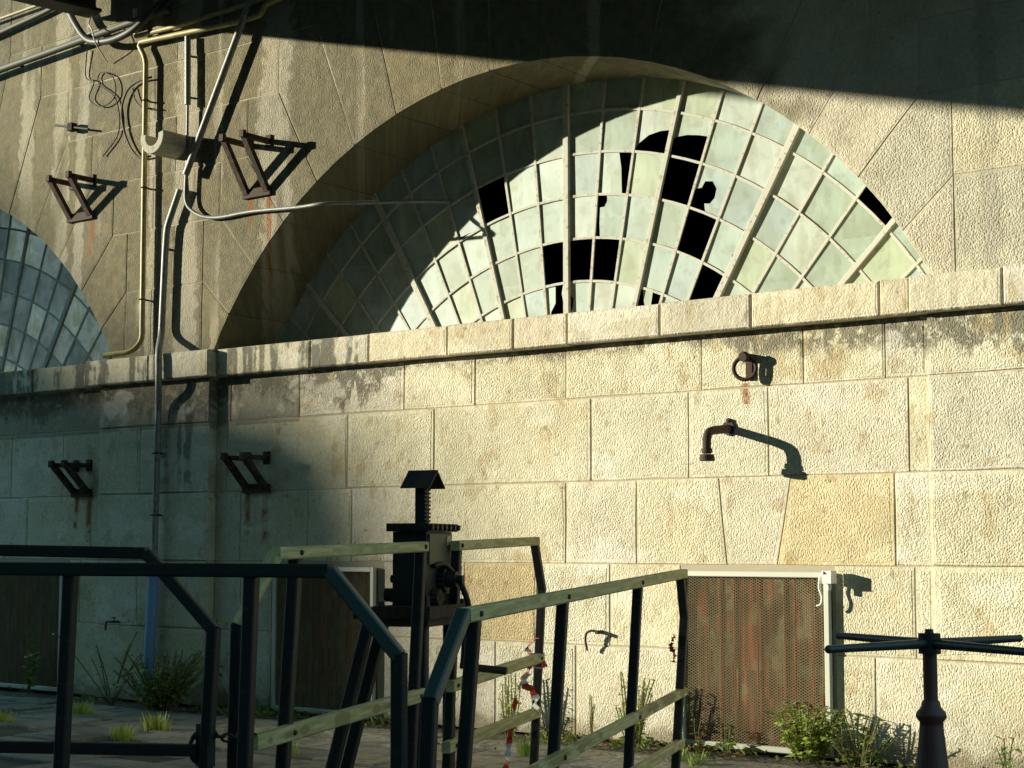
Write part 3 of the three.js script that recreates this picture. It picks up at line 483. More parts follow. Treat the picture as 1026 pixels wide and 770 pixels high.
{
  let t = thing('mooring_ring', 'rusty iron ring hanging from a pin under the coping', 'ring', [-5.07, 2.42, 0]);
  mesh('pin', [cyl([0, 0, -0.03], [0, 0, 0.085], 0.026), cyl([0, 0, 0.075], [0, -0.004, 0.10], 0.034, 0.028), box(-0.022, 0.022, -0.14, 0.01, 0.0, 0.022)], rustIron, t);
  mesh('ring', new THREE.TorusGeometry(0.07, 0.013, 10, 32).rotateY(0.35).translate(0.0, -0.072, 0.07), rustIron, t);
  t = thing('bent_pipe', 'rusty elbow pipe sticking out of the sunlit wall above the ochre stone', 'pipe', [-5.225, 1.985, 0]);
  mesh('elbow', cord([[0, 0, -0.02], [0, -0.014, 0.12], [0, -0.028, 0.22], [0, -0.045, 0.262], [0, -0.09, 0.278], [0, -0.17, 0.278]], 0.027, 40, 12), rustIron, t);
  mesh('flange', [cyl([0, 0, -0.02], [0, 0, 0.02], 0.05, 0.046, 8), cyl([0, 0.05, -0.02], [0, 0.05, 0.03], 0.018, 0.012, 6)], rustIron, t);
  mesh('nozzle', [cyl([0, -0.14, 0.278], [0, -0.165, 0.278], 0.034, 0.034, 12), cyl([0, -0.175, 0.278], [0, -0.215, 0.278], 0.044, 0.048, 10)], rustIron, t);
  t = thing('wall_cramp', 'small rusty iron cramp on the low wall left of the sunlit grille', 'cramp', [-6.2, 0.67, 0]);
  mesh('pin', cyl([0.0, 0.02, -0.02], [0.0, 0.02, 0.07], 0.014, 0.012, 8), rustIron, t);
  mesh('hook', cord([[0.015, 0.02, 0.055], [-0.03, 0.03, 0.07], [-0.07, 0.015, 0.075], [-0.085, -0.03, 0.07], [-0.085, -0.10, 0.05]], 0.008), rustIron, t);
  t = thing('water_tap', 'little black tap on the shaded wall left of the blue pipe foot', 'tap', [-10.97, 0.63, PZ]); t.scale.setScalar(0.7);
  mesh('spout', [cyl([0, 0, -0.02], [0, 0, 0.09], 0.014, 0.014, 8), cord([[0, 0, 0.08], [-0.04, 0, 0.10], [-0.1, -0.005, 0.10], [-0.11, -0.04, 0.1], [-0.11, -0.1, 0.1]], 0.012)], black, t);
  mesh('handle', [cyl([0, 0.0, 0.07], [0, 0.05, 0.07], 0.007, 0.007, 6), cyl([-0.03, 0.05, 0.07], [0.03, 0.05, 0.07], 0.009, 0.009, 6)], black, t);
  t = thing('insulator', 'small dark insulator block on a thin rod at upper left', 'insulator', [-11.8, 4.93, 0]);
  mesh('block', [box(-0.03, 0.03, -0.035, 0.035, 0.02, 0.08), cyl([0, 0, -0.02], [0, 0, 0.04], 0.02)], std([0.012, 0.011, 0.01], 0.9), t);
  mesh('rod', cyl([-0.22, 0.05, 0.06], [0.24, -0.055, 0.06], 0.010, 0.010, 8), blackWire, t);
}

// ---------------------------------------------------------------- meshed openings at the foot of the wall
const galv = std([0.50, 0.52, 0.44], 0.6, { metalness: 0.2 });
const boardTex = tex(512, 512, (i, j) => { const u = i / 512, v = j / 512, s = fbm(u * 60, v * 1.8, 4, 0), a = fbm(u * 8 + 5, v * 7, 4, 0), b = noise(u * 140, v * 50, 140); let c = mix([0.07, 0.045, 0.022], [0.32, 0.08, 0.03], smooth(0.44, 0.62, s)); c = mix(c, [0.24, 0.27, 0.16], 0.6 * smooth(0.48, 0.66, a)); const f = 0.75 + 0.5 * b; return [c[0] * f, c[1] * f, c[2] * f]; });
const boardMats = [[1, 1, 1], [0.8, 0.85, 0.8], [1.15, 0.95, 0.9]].map(c => new THREE.MeshStandardMaterial({ color: rgb(...c), map: boardTex, roughness: 0.95, bumpMap: soilBump, bumpScale: 0.006 }));
const GW = 1.045, GH = 1.085;
const meshGeo = (() => {                                             // expanded metal: diamonds 30 x 17 mm
  const cell = new THREE.BufferGeometry(), cw = 0.030, chh = 0.017, W = GW - 0.07, H = GH - 0.06, th = 0.002, pos = [], idx = [];
  const strip = (x0, y0, x1, y1) => { // thin flat prism, front and two sides
    const L = Math.hypot(x1 - x0, y1 - y0), nx = -(y1 - y0) / L * th, ny = (x1 - x0) / L * th, k = pos.length / 3;
    pos.push(x0 + nx, y0 + ny, 0, x1 + nx, y1 + ny, 0, x1, y1, 0.004, x0, y0, 0.004, x0 - nx, y0 - ny, 0, x1 - nx, y1 - ny, 0);
    idx.push(k, k + 3, k + 2, k, k + 2, k + 1, k + 3, k + 4, k + 5, k + 3, k + 5, k + 2);
  };
  for (let r = 0; r * chh < H - chh / 2; r++) for (let c = 0; c * cw < W - cw / 2; c++) {
    const x = -W / 2 + c * cw, y = 0.03 + r * chh, mx = x + cw / 2, my = y + chh / 2;
    strip(x, my, mx, y); strip(mx, y, x + cw, my); strip(x, my, mx, y + chh); strip(mx, y + chh, x + cw, my);
  }
  for (let k = 0; k < pos.length; k += 3) { const x = pos[k], y = pos[k + 1]; pos[k] += 0.008 * (noise(x * 5 + 9, y * 5) - 0.5); pos[k + 1] += 0.012 * (noise(x * 4, y * 4 + 5) - 0.5); pos[k + 2] += 0.02 * (fbm(x * 4 + 2, y * 4, 2) - 0.5); }
  cell.setAttribute('position', new THREE.Float32BufferAttribute(pos, 3)); cell.setIndex(idx); cell.computeVertexNormals();
  return cell;
})();
const rodMat = std([0.36, 0.10, 0.04], 0.9);
function grille(x, label) {
  const t = thing('meshed_opening', label, 'grille', [x, 0.012, 0], 'meshed openings along the foot of the wall'), w = GW / 2;
  const f = (x0, x1, y0, y1) => mesh('frame_bar', bar(V(x0, y0, 0.03), V(x1, y1, 0.03), 0.036, 0.036, V(0, 0, 1)), galv, t);
  f(-w + 0.018, -w + 0.018, 0, GH); f(w - 0.018, w - 0.018, 0, GH); f(-w + 0.037, w - 0.037, GH - 0.018, GH - 0.018); f(-w + 0.037, w - 0.037, 0.018, 0.018);
  let bx = -w + 0.01; const cuts = [0.19, 0.18, 0.2, 0.22, 0.245];
  cuts.forEach((d, i) => { const p = mesh('board', box(bx + 0.003, bx + d - 0.003, 0.01, GH - 0.01, -0.05, 0.002 + 0.004 * (i % 2)), boardMats[i % 3], t); const uv = p.geometry.attributes.uv, pp = p.geometry.attributes.position; for (let k = 0; k < uv.count; k++) uv.setXY(k, pp.getX(k) / 0.7 + i * 0.37, pp.getY(k) / 0.8 + i * 0.2); bx += d; });
  for (const q of [0.27, 0.37, 0.52, 0.70, 0.88]) mesh('rod', cyl([-w + q * GW, 0.03, 0.016], [-w + q * GW + rr(-0.006, 0.006), GH - 0.04, 0.016], 0.0065, 0.0065, 8), rodMat, t);
  const m = mesh('wire_mesh', meshGeo, std([0.30, 0.24, 0.13], 0.7), t); m.position.z = 0.03; m.userData.kind = 'stuff';
  return t;
}
grille(-5.06, 'sunlit opening with rusty boards behind wire mesh and a pale frame');
grille(-8.70, 'shaded meshed opening behind the black gear stand');
grille(-12.30, 'dark meshed opening at the far left edge');
{
  const t = thing('wall_lamp', 'small white lamp box with a dangling cord at the sunlit grille\'s top corner', 'lamp', [-4.515, 1.075, 0.05]);
  mesh('housing', [box(-0.028, 0.032, -0.045, 0.03, 0.0, 0.075), cyl([0, -0.045, 0.04], [0, -0.085, 0.04], 0.016, 0.014, 10)], whitePaint, t);
  mesh('cord', cord([[-0.01, 0.02, 0.08], [-0.05, -0.01, 0.05], [-0.062, -0.07, 0.04], [-0.045, -0.13, 0.04], [-0.055, -0.17, 0.04], [-0.08, -0.18, 0.045]], 0.008), whitePaint, t);
}

// ---------------------------------------------------------------- railings
const railWood = (() => { const t = tex(512, 128, (i, j) => { const u = i / 512, v = j / 128, g = fbm(u * 10, v * 18, 4, 0), k = smooth(0.66, 0.74, fbm(u * 5 + 9, v * 3, 3)), b = noise(u * 200, v * 60); let c = mix([0.40, 0.34, 0.14], [0.60, 0.52, 0.26], smooth(0.25, 0.7, g)); c = mix(c, [0.24, 0.18, 0.07], 0.75 * k); const f = 0.88 + 0.22 * b; return [c[0] * f, c[1] * f, c[2] * f]; }); t.wrapS = t.wrapT = THREE.MirroredRepeatWrapping; t.repeat.set(1, 4); return new THREE.MeshStandardMaterial({ map: t, roughness: 0.7 }); })();
const blackIron = new THREE.MeshStandardMaterial({ map: (() => { const t = tex(256, 256, (i, j) => { const u = i / 256, v = j / 256; const c = mix([0.010, 0.012, 0.012], [0.03, 0.02, 0.014], smooth(0.6, 0.72, fbm(u * 14, v * 14, 4, 14))); return c; }); t.repeat.set(4, 4); return t; })(), roughness: 0.6 });
const greenIron = std([0.03, 0.055, 0.05], 0.5);
const toGround = (a, b) => { const t = a.y / (a.y - b.y); return a.clone().lerp(b, t); };
function railing(name, label, base, parts, group) {
  const t = thing(name, label, 'railing', base, group), o = V(...base);
  for (const [n, a, b, w, h, m, ground, up] of parts) {
    const A = V(...a), B = ground ? toGround(A, V(...b)) : V(...b);
    const dir = B.clone().sub(A).normalize();
    mesh(n, bar(A.sub(o), B.sub(o), w, h, up ? V(...up) : Math.abs(dir.y) > 0.8 ? V(-0.345, 0, -0.938) : V(0, 1, 0)), m, t);
  }
  const posts = parts.filter(p => p[0] === 'post'), rails = parts.filter(p => p[5] === railWood && p[0].endsWith('rail')), N = V(0.938, 0, -0.345);
  for (const r of rails) for (const q of posts) {                   // a bolt where a post meets a wooden rail
    const a = V(...r[1]), b = V(...r[2]), k = (q[1][2] - a.z) / (b.z - a.z); if (k < 0.02 || k > 0.98) continue;
    const p = a.lerp(b, k).sub(o).addScaledVector(N, r[3] / 2 - 0.002), e = p.clone().addScaledVector(N, 0.009);
    mesh('bolt', cyl([p.x, p.y, p.z], [e.x, e.y, e.z], 0.011, 0.009, 8), rustIron, t);
  }
  return t;
}
const I = blackIron, Wd = railWood;
railing('walkway_railing', 'pale-railed railing running back from the middle to the sunlit grille', [-3.9, 0, 3.4], [
  ['top_rail', [-3.311, 1.033, 4.986], [-4.52, 1.109, 1.711], 0.045, 0.047, Wd],
  ['mid_rail', [-3.36, 0.432, 4.90], [-4.556, 0.506, 1.664], 0.04, 0.042, Wd],
  ['low_rail', [-3.40, 0.2, 4.87], [-4.55, 0.25, 1.70], 0.04, 0.042, Wd],
  ['end_bar', [-3.311, 1.04, 4.99], [-3.224, 0.789, 5.252], 0.045, 0.045, greenIron],
  ['post', [-3.224, 0.80, 5.252], [-3.243, 0.595, 5.242], 0.045, 0.045, I, 1],
  ['post', [-3.345, 1.014, 4.894], [-3.401, 0.55, 4.876], 0.042, 0.042, I, 1],
  ['post', [-3.714, 1.037, 3.896], [-3.777, 0.465, 3.871], 0.042, 0.042, I, 1],
  ['post', [-4.154, 1.063, 2.701], [-4.238, 0.251, 2.662], 0.042, 0.042, I, 1],
  ['end_bar', [-4.49, 1.086, 1.79], [-4.517, 0.885, 1.714], 0.042, 0.042, I],
  ['post', [-4.517, 0.896, 1.714], [-4.559, 0.126, 1.744], 0.042, 0.042, I, 1],
]);
railing('walkway_railing', 'olive-railed railing passing behind the black gear stand', [-4.8, 0, 3.4], [
  ['top_rail', [-4.207, 1.224, 4.937], [-4.731, 1.248, 3.518], 0.045, 0.045, Wd],
  ['top_rail', [-4.874, 1.252, 3.132], [-5.331, 1.277, 1.894], 0.045, 0.045, Wd],
  ['mid_rail', [-4.186, 0.583, 5.049], [-4.76, 0.607, 3.49], 0.042, 0.055, Wd],
  ['mid_rail', [-4.888, 0.612, 3.147], [-5.401, 0.65, 1.755], 0.042, 0.052, Wd],
  ['low_rail', [-4.885, 0.340, 3.178], [-5.396, 0.36, 1.794], 0.042, 0.052, Wd],
  ['end_bar', [-4.207, 1.215, 4.937], [-4.249, 0.978, 5.063], 0.045, 0.045, Wd],
  ['post', [-4.249, 0.985, 5.063], [-4.289, 0.489, 5.033], 0.045, 0.045, I, 1],
  ['post', [-4.268, 1.205, 4.773], [-4.339, 0.456, 4.753], 0.045, 0.045, I, 1],
  ['post', [-4.715, 1.225, 3.56], [-4.797, 0.292, 3.526], 0.045, 0.045, I, 1],
  ['post', [-4.890, 1.232, 3.100], [-4.955, 0.234, 3.085], 0.042, 0.042, I, 1],
  ['end_bar', [-5.331, 1.262, 1.905], [-5.353, 1.018, 1.811], 0.042, 0.042, I],
  ['post', [-5.353, 1.028, 1.811], [-5.442, 0.1, 1.765], 0.042, 0.042, I, 1],
]);
railing('iron_railing', 'black railing nearest the camera at lower left with a sloped end', [-4.0, 0, 5.5], [
  ['top_rail', [-5.6, 1.178, 6.06], [-3.462, 1.176, 5.435], 0.04, 0.042, I],
  ['end_bar', [-3.462, 1.176, 5.435], [-3.264, 0.927, 5.347], 0.04, 0.042, greenIron],
  ['post', [-3.264, 0.935, 5.347], [-3.284, 0.6, 5.322], 0.042, 0.042, I, 1],
  ['post', [-3.727, 1.155, 5.503], [-3.782, 0.575, 5.468], 0.04, 0.042, I, 1],
  ['post', [-4.368, 1.155, 5.682], [-4.436, 0.542, 5.648], 0.04, 0.042, I, 1],
  ['low_rail', [-5.6, 0.30, 6.02], [-3.29, 0.30, 5.33], 0.035, 0.035, I],
]);
railing('iron_railing', 'black railing just behind the nearest one, ending before the drainpipe', [-4.8, 0, 5.4], [
  ['top_rail', [-5.75, 1.25, 5.83], [-4.444, 1.226, 5.309], 0.038, 0.04, I],
  ['end_bar', [-4.444, 1.226, 5.309], [-4.241, 0.966, 5.184], 0.038, 0.04, I],
  ['post', [-4.241, 0.975, 5.184], [-4.29, 0.503, 5.165], 0.04, 0.042, I, 1],
  ['mid_rail', [-5.75, 0.54, 5.78], [-4.311, 0.563, 5.188], 0.036, 0.04, I],
  ['post', [-5.6, 1.23, 5.77], [-5.64, 0.6, 5.75], 0.04, 0.042, I, 1],
]);
{
  const t = thing('gate_latch', 'chain and latch joining two black railing posts at lower left', 'latch', [-4.29, 0.6, 5.16]);
  mesh('latch_plate', [new THREE.TorusGeometry(0.028, 0.008, 6, 18).scale(0.8, 1.5, 1).rotateY(0.7).translate(-0.03, -0.03, 0.02).ni(), box(-0.03, 0.03, -0.09, 0.05, -0.01, 0.025)], blackIron, t);
  for (let k = 0; k < 6; k++) mesh('chain_link', new THREE.TorusGeometry(0.013, 0.0045, 6, 12).scale(1.4, 1, 1).rotateX(k % 2 ? 1.4 : 0.1).rotateY(0.7).translate(0.02 + k * 0.017, 0.015 - 0.012 * Math.sin(k / 5 * 3.1), 0.0 - k * 0.02), blackIron, t);
}
{ // red and white barrier tape tied to the far post
  const stripes = tex(64, 16, i => (i >> 4) % 2 ? [0.72, 0.70, 0.66] : [0.55, 0.03, 0.02]); stripes.wrapT = THREE.RepeatWrapping;
  const tm = new THREE.MeshStandardMaterial({ map: stripes, roughness: 0.45, side: THREE.DoubleSide });
  const ribbon = (pts, w, tw) => { const c = new THREE.CatmullRomCurve3(pts.map(p => V(...p))), n = 40, pos = [], uv = [], idx = []; const L = c.getLength();
    for (let i = 0; i <= n; i++) { const p = c.getPointAt(i / n), a = tw * i / n * 6 + 0.6 * Math.sin(i), s = V(Math.cos(a) * 0.8, 0.25 * Math.sin(a * 2), Math.sin(a)).multiplyScalar(w * (0.55 + 0.45 * Math.abs(Math.cos(i * 0.7)))); for (const k of [-1, 1]) { pos.push(p.x + s.x * k, p.y + s.y * k, p.z + s.z * k); uv.push(L * i / n / 0.36, k); } if (i < n) idx.push(i * 2, i * 2 + 1, i * 2 + 2, i * 2 + 1, i * 2 + 3, i * 2 + 2); }
    const g = new THREE.BufferGeometry(); g.setAttribute('position', new THREE.Float32BufferAttribute(pos, 3)); g.setAttribute('uv', new THREE.Float32BufferAttribute(uv, 2)); g.setIndex(idx); g.computeVertexNormals(); return g.ni(); };
  const t = thing('barrier_tape', 'torn red and white barrier tape knotted round a railing post', 'tape', [-5.38, 0.66, 1.82]);
  mesh('knot', [ribbon([[0.03, 0.1, 0.04], [-0.03, 0.04, 0.05], [0.04, 0.0, 0.05], [-0.04, -0.04, 0.04], [0.03, -0.06, -0.03], [-0.03, 0.02, -0.04]], 0.024, 1), ribbon([[0.0, 0.02, 0.05], [-0.015, -0.08, 0.06], [-0.05, -0.14, 0.05], [0.02, -0.2, 0.05], [0.03, -0.30, 0.05]], 0.034, 0.7)], tm, t);
  mesh('loose_end', ribbon([[-0.01, -0.05, 0.05], [-0.08, -0.16, 0.05], [-0.13, -0.34, 0.05], [-0.15, -0.46, 0.05], [-0.17, -0.60, 0.06], [-0.19, -0.655, 0.1]], 0.022, 0.6), tm, t);
  const r = tag(mesh('red_rag', ribbon([[-4.547, 0.80, 1.76], [-4.56, 0.74, 1.775], [-4.54, 0.70, 1.775], [-4.55, 0.66, 1.77]], 0.018, 0.8), std([0.35, 0.04, 0.03], 0.6, { side: THREE.DoubleSide })), 'small red rag on the railing post beside the sunlit grille', 'rag'); void r;
}

// ---------------------------------------------------------------- gear stand (rack-and-pinion winch)
{
  const t = thing('gear_stand', 'black winch gear on a stand, with roofed rack and crank, between the railings', 'winch', [-4.965, 0, 3.255]); t.rotation.y = 0.352;
  const gear = (x, y, z, r, w, n) => { const s = new THREE.Shape(); for (let i = 0; i < n * 4; i++) { const a = i / (n * 4) * 2 * Math.PI, q = r * ((i % 4) < 2 ? 1 : 0.86); i ? s.lineTo(q * Math.cos(a), q * Math.sin(a)) : s.moveTo(q, 0); } return new THREE.ExtrudeGeometry(s, { depth: w, bevelEnabled: false }).rotateY(Math.PI / 2).translate(x, y, z).ni(); };
  const olive = std([0.13, 0.115, 0.06], 0.6);
  mesh('gear_box', [box(-0.08, 0.08, 0.985, 1.315, -0.17, 0.17), box(-0.088, 0.088, 1.0, 1.03, -0.178, 0.178)], blackIron, t);
  const pl = mesh('side_plate', box(0.081, 0.09, 1.17, 1.305, -0.15, 0.15), olive, t);
  mesh('name_plate', box(0.0905, 0.094, 1.255, 1.295, -0.14, -0.07), std([0.45, 0.38, 0.22], 0.5), pl);
  const fl = mesh('flange', [box(-0.1, 0.1, 1.316, 1.352, -0.2, 0.2)], blackIron, t);
  for (let k = 0; k < 7; k++) mesh('bolt', cyl([0.102, 1.334, -0.18 + k * 0.06], [0.118, 1.334, -0.18 + k * 0.06], 0.016, 0.014, 6), blackIron, fl);
  for (let k = 0; k < 3; k++) mesh('bolt', cyl([-0.075 + k * 0.075, 1.334, 0.202], [-0.075 + k * 0.075, 1.334, 0.216], 0.016, 0.014, 6), blackIron, fl);
  mesh('base_plate', [box(-0.135, 0.135, 0.93, 0.984, -0.27, 0.27), box(-0.12, 0.12, 0.895, 0.93, -0.25, 0.25)], rustIron, t);
  for (const [x, z] of [[-0.12, 0.24], [0.12, 0.24], [0.12, -0.24], [-0.12, -0.24]]) mesh('bolt', cyl([x * 0.9, 0.984, z], [x * 0.9, 1.005, z], 0.016, 0.014, 6), blackIron, t);
  const rack = mesh('rack', box(-0.027, 0.02, 1.352, 1.53, -0.03, 0.03), blackIron, t);
  for (let k = 0; k < 9; k++) mesh('tooth', box(0.0205, 0.028, 1.36 + k * 0.018, 1.369 + k * 0.018, -0.028, 0.028), rustIron, rack);
  { // little pitched roof over the rack, ridge across
    const s = new THREE.Shape([[-0.085, 0], [0, 0.085], [0.085, 0], [0.076, 0], [0, 0.072], [-0.076, 0]].map(p => new THREE.Vector2(...p)));
    mesh('rain_cap', new THREE.ExtrudeGeometry(s, { depth: 0.15, bevelEnabled: false }).translate(0, 0, -0.075).rotateY(Math.PI / 2 - 0.12).translate(0, 1.513, 0), darkSteel, t);
  }
  mesh('pinion', gear(0.085, 1.10, -0.02, 0.06, 0.03, 16), blackIron, t); mesh('pinion', gear(0.085, 1.02, 0.08, 0.04, 0.03, 12), rustIron, t);
  mesh('drive_shaft', [cyl([-0.16, 1.10, -0.02], [0.19, 1.10, -0.02], 0.018), cyl([0.12, 1.10, -0.02], [0.16, 1.10, -0.02], 0.04, 0.036, 12), cyl([-0.14, 1.03, 0.1], [-0.085, 1.03, 0.1], 0.03)], blackIron, t);
  mesh('crank', [cord([[0.17, 1.10, -0.02], [0.185, 1.06, -0.03], [0.205, 0.98, -0.05], [0.19, 0.85, -0.05], [0.18, 0.72, -0.05], [0.18, 0.705, -0.04]], 0.014), cyl([0.17, 0.708, -0.04], [0.385, 0.69, -0.06], 0.012)], blackIron, t);
  mesh('crank_grip', cyl([0.21, 0.704, -0.044], [0.385, 0.689, -0.06], 0.017, 0.017, 12), std([0.07, 0.045, 0.025], 0.7), t);
  mesh('lever', cord([[0.09, 1.16, 0.1], [0.11, 1.17, 0.03], [0.125, 1.13, -0.06], [0.13, 1.08, -0.1]], 0.012), blackIron, t);
  for (const z of [-0.2, 0.16]) mesh('leg', bar(V(0.06, 0.9, z), V(0.06, 0, z), 0.05, 0.05, V(1, 0, 0)), blackIron, t);
  for (const z of [0.20, -0.04]) mesh('leg', bar(V(-0.19 + z * 0.1, 0.95, z), V(-0.44 + z * 0.1, 0, z), 0.05, 0.055, V(0, 0, 1)), blackIron, t);
  mesh('outrigger', box(-0.24, -0.13, 0.925, 0.975, -0.08, 0.24), blackIron, t);
}
// ---------------------------------------------------------------- capstan with four arms
{
  const F = V(-Math.sin(YAW), 0, -Math.cos(YAW)), Rt = V(Math.cos(YAW), 0, -Math.sin(YAW));
  const t = thing('capstan', 'dark four-armed capstan on a flared post at lower right', 'capstan', [-2.12, 0, 4.175]);
  mesh('post', new THREE.LatheGeometry([[0.11, 0], [0.11, 0.03], [0.085, 0.05], [0.075, 0.2], [0.06, 0.42], [0.048, 0.58], [0.036, 0.70], [0.036, 0.712], [0.047, 0.728], [0.044, 0.742], [0.031, 0.757], [0.026, 0.775], [0.0215, 0.78], [0.0215, 0.925]].map(p => new THREE.Vector2(...p)), 28), new THREE.MeshStandardMaterial({ color: rgb(0.10, 0.035, 0.026), roughness: 0.5 }), t);
  const hub = mesh('hub', [cyl([0, 0.92, 0], [0, 0.982, 0], 0.034, 0.034, 20), cyl([0, 0.98, 0], [0, 0.995, 0], 0.014, 0.012, 6)], blackIron, t); void hub;
  for (const [l, d] of [[-0.366, -0.29], [-0.19, 0.45], [0.366, 0.29], [0.19, -0.45]]) {
    const e = Rt.clone().multiplyScalar(l).addScaledVector(F, d), n = e.clone().normalize(), a = n.clone().multiplyScalar(0.025);
    mesh('arm', [cyl([a.x, 0.951, a.z], [e.x, 0.951, e.z], 0.0155, 0.0115, 12), new THREE.SphereGeometry(0.0125, 10, 8).translate(e.x, 0.951, e.z).ni()], std([0.035, 0.042, 0.042], 0.4), t);
  }
}

// ---------------------------------------------------------------- plants
const leafTex = c => { const t = tex(64, 64, (i, j) => { const n = fbm(i / 9, j / 9, 3); return [c[0] * (0.7 + 0.6 * n), c[1] * (0.7 + 0.6 * n), c[2] * (0.7 + 0.6 * n)]; }); return t; };
const leafMat = c => new THREE.MeshPhysicalMaterial({ map: leafTex(c), roughness: 0.6, side: THREE.DoubleSide, transmission: 0.25, thickness: 0 });
const green = leafMat([0.30, 0.44, 0.07]), yellowGreen = leafMat([0.52, 0.58, 0.10]), dryLeaf = leafMat([0.30, 0.18, 0.07]), stemMat = std([0.14, 0.14, 0.05], 0.8);
function leafGeo(base, dir, len, w, droop, pos, uv) {
  const d = dir.clone().normalize(), s = V().crossVectors(d, V(rr(-0.4, 0.4), 1, rr(-0.4, 0.4))).normalize().multiplyScalar(w), m = base.clone().addScaledVector(d, len * 0.5).add(V(0, 0.06 * len, 0)), e = base.clone().addScaledVector(d, len).add(V(0, -droop * len, 0));
  const L = m.clone().add(s), R = m.clone().sub(s), c = m.clone().add(V(0, -0.12 * w, 0)), q = rand() * 3;
  for (const T of [[base, L, c], [base, c, R], [L, e, c], [c, e, R]]) for (const p of T) { pos.push(p.x, p.y, p.z); uv.push(p.x * 3 + q, p.y * 3 + q); }
}
const geoOf = (pos, uv) => { const g = new THREE.BufferGeometry(); g.setAttribute('position', new THREE.Float32BufferAttribute(pos, 3)); g.setAttribute('uv', new THREE.Float32BufferAttribute(uv, 2)); g.computeVertexNormals(); return g; };
function plant(name, label, category, x, z, { stems = 10, h = 0.4, spread = 0.15, leaf = 0.05, lw = 0.35, per = 9, droop = 0.2, mat = green, mat2 = null, lean = 0.6, y = 0, bare = 0.1 }, group) {
  const t = thing(name, label, category, [x, y, z], group), pos = [], uv = [], pos2 = [], uv2 = [], st = [];
  for (let k = 0; k < stems; k++) {
    const a = rr(0, 6.28), r0 = spread * (stems < 12 ? 0.06 : 0.35) * rand(), H = h * rr(0.45, 1), out = spread * lean * rr(0.2, 1);
    const b = V(Math.cos(a) * r0, -0.01, Math.sin(a) * r0 * 0.6), e = V(Math.cos(a) * (r0 + out), H, Math.abs(z) < 0.3 ? Math.max(-z + 0.03, Math.sin(a) * (r0 + out) * 0.6) : Math.sin(a) * (r0 + out)), m = b.clone().lerp(e, 0.5).add(V(rr(-0.02, 0.02), H * 0.12, rr(-0.01, 0.02)));
    const c = new THREE.QuadraticBezierCurve3(b, m, e); st.push(new THREE.TubeGeometry(c, 5, 0.003 + 0.004 * H, 4).ni());
    for (let i = 0; i < per; i++) {
      const u = bare + (1 - bare) * (i + rand()) / per, p = c.getPoint(u), la = rr(0, 6.28), dir = V(Math.cos(la), rr(0.0, 0.7), Math.sin(la)), L = leaf * rr(0.6, 1.3) * (1.1 - 0.4 * u), alt = mat2 && rand() < 0.3;
      leafGeo(p, dir, L, L * lw, droop * rr(0, 2), alt ? pos2 : pos, alt ? uv2 : uv);
    }
  }
  mesh('stems', st, stemMat, t); mesh('foliage', geoOf(pos, uv), mat, t); if (pos2.length) mesh('yellowed_leaves', geoOf(pos2, uv2), mat2, t);
  return t;
}
function tuft(name, label, x, z, n, h, spread, mat, group) {
  const t = thing(name, label, 'grass', [x, 0, z], group), pos = [], uv = [];
  for (let k = 0; k < n; k++) {
    const a = rr(0, 6.28), r = spread * 0.6 * rand(), b = V(Math.cos(a) * r, -0.02, Math.sin(a) * r * 0.7), H = h * rr(0.4, 1), e = b.clone().add(V(Math.cos(a) * H * rr(0.1, 0.6), H, Math.sin(a) * H * rr(0.1, 0.5))), m = b.clone().lerp(e, 0.55).add(V(0, H * 0.1, 0)), s = V(-Math.sin(a), 0, Math.cos(a)).multiplyScalar(0.0035);
    for (const T of [[b.clone().sub(s), b.clone().add(s), m.clone().add(s)], [b.clone().sub(s), m.clone().add(s), m.clone().sub(s)], [m.clone().sub(s), m.clone().add(s), e]]) for (const p of T) { pos.push(p.x, p.y, p.z); uv.push(p.x * 4, p.y * 4); }
  }
  mesh('blades', geoOf(pos, uv), mat, t); return t;
}
plant('weed_bush', 'leafy green weed clump at the sunlit grille\'s lower right corner', 'weed', -4.62, 0.16, { stems: 40, h: 0.34, spread: 0.32, leaf: 0.06, per: 15, mat: yellowGreen, mat2: green, lw: 0.4 });
plant('weed_bush', 'dry thorny brown-green weed right of the leafy clump', 'weed', -4.33, 0.14, { stems: 30, h: 0.30, spread: 0.34, leaf: 0.035, per: 12, mat: green, mat2: dryLeaf, lw: 0.35 });
plant('tall_weed', 'bushy weed behind the pale railing, left of the sunlit grille', 'weed', -5.82, 0.22, { stems: 22, h: 0.46, spread: 0.24, leaf: 0.05, per: 18, mat: yellowGreen, mat2: green, lw: 0.25, lean: 0.5 });
plant('tall_weed', 'upright feathery weed behind the far railing end', 'weed', -6.85, 0.15, { stems: 16, h: 0.42, spread: 0.16, leaf: 0.06, per: 18, mat: yellowGreen, lw: 0.15, lean: 0.4 });
plant('tall_weed', 'thin weed stalk between the railing posts in front of the low wall', 'weed', -6.2, 0.12, { stems: 4, h: 0.32, spread: 0.1, leaf: 0.04, per: 8, mat: yellowGreen, lw: 0.18, lean: 0.3 });
plant('dark_bush', 'dark tangled bush at the foot of the drainpipe', 'bush', -10.05, 0.42, { stems: 80, h: 0.46, spread: 0.42, leaf: 0.06, per: 16, mat: green, mat2: dryLeaf, lw: 0.4, lean: 0.75 });
plant('leafy_shoot', 'tall shoot with broad leaves on the pilaster foot beside the dark bush', 'plant', -9.72, 0.16, { stems: 4, h: 0.72, spread: 0.16, leaf: 0.11, per: 9, mat: green, lw: 0.28, lean: 0.5 });
plant('leafy_shoot', 'thin sprawling shoots left of the dark bush', 'plant', -10.65, 0.40, { stems: 9, h: 0.62, spread: 0.55, leaf: 0.05, per: 6, mat: green, lw: 0.5, lean: 0.9, bare: 0.35 });
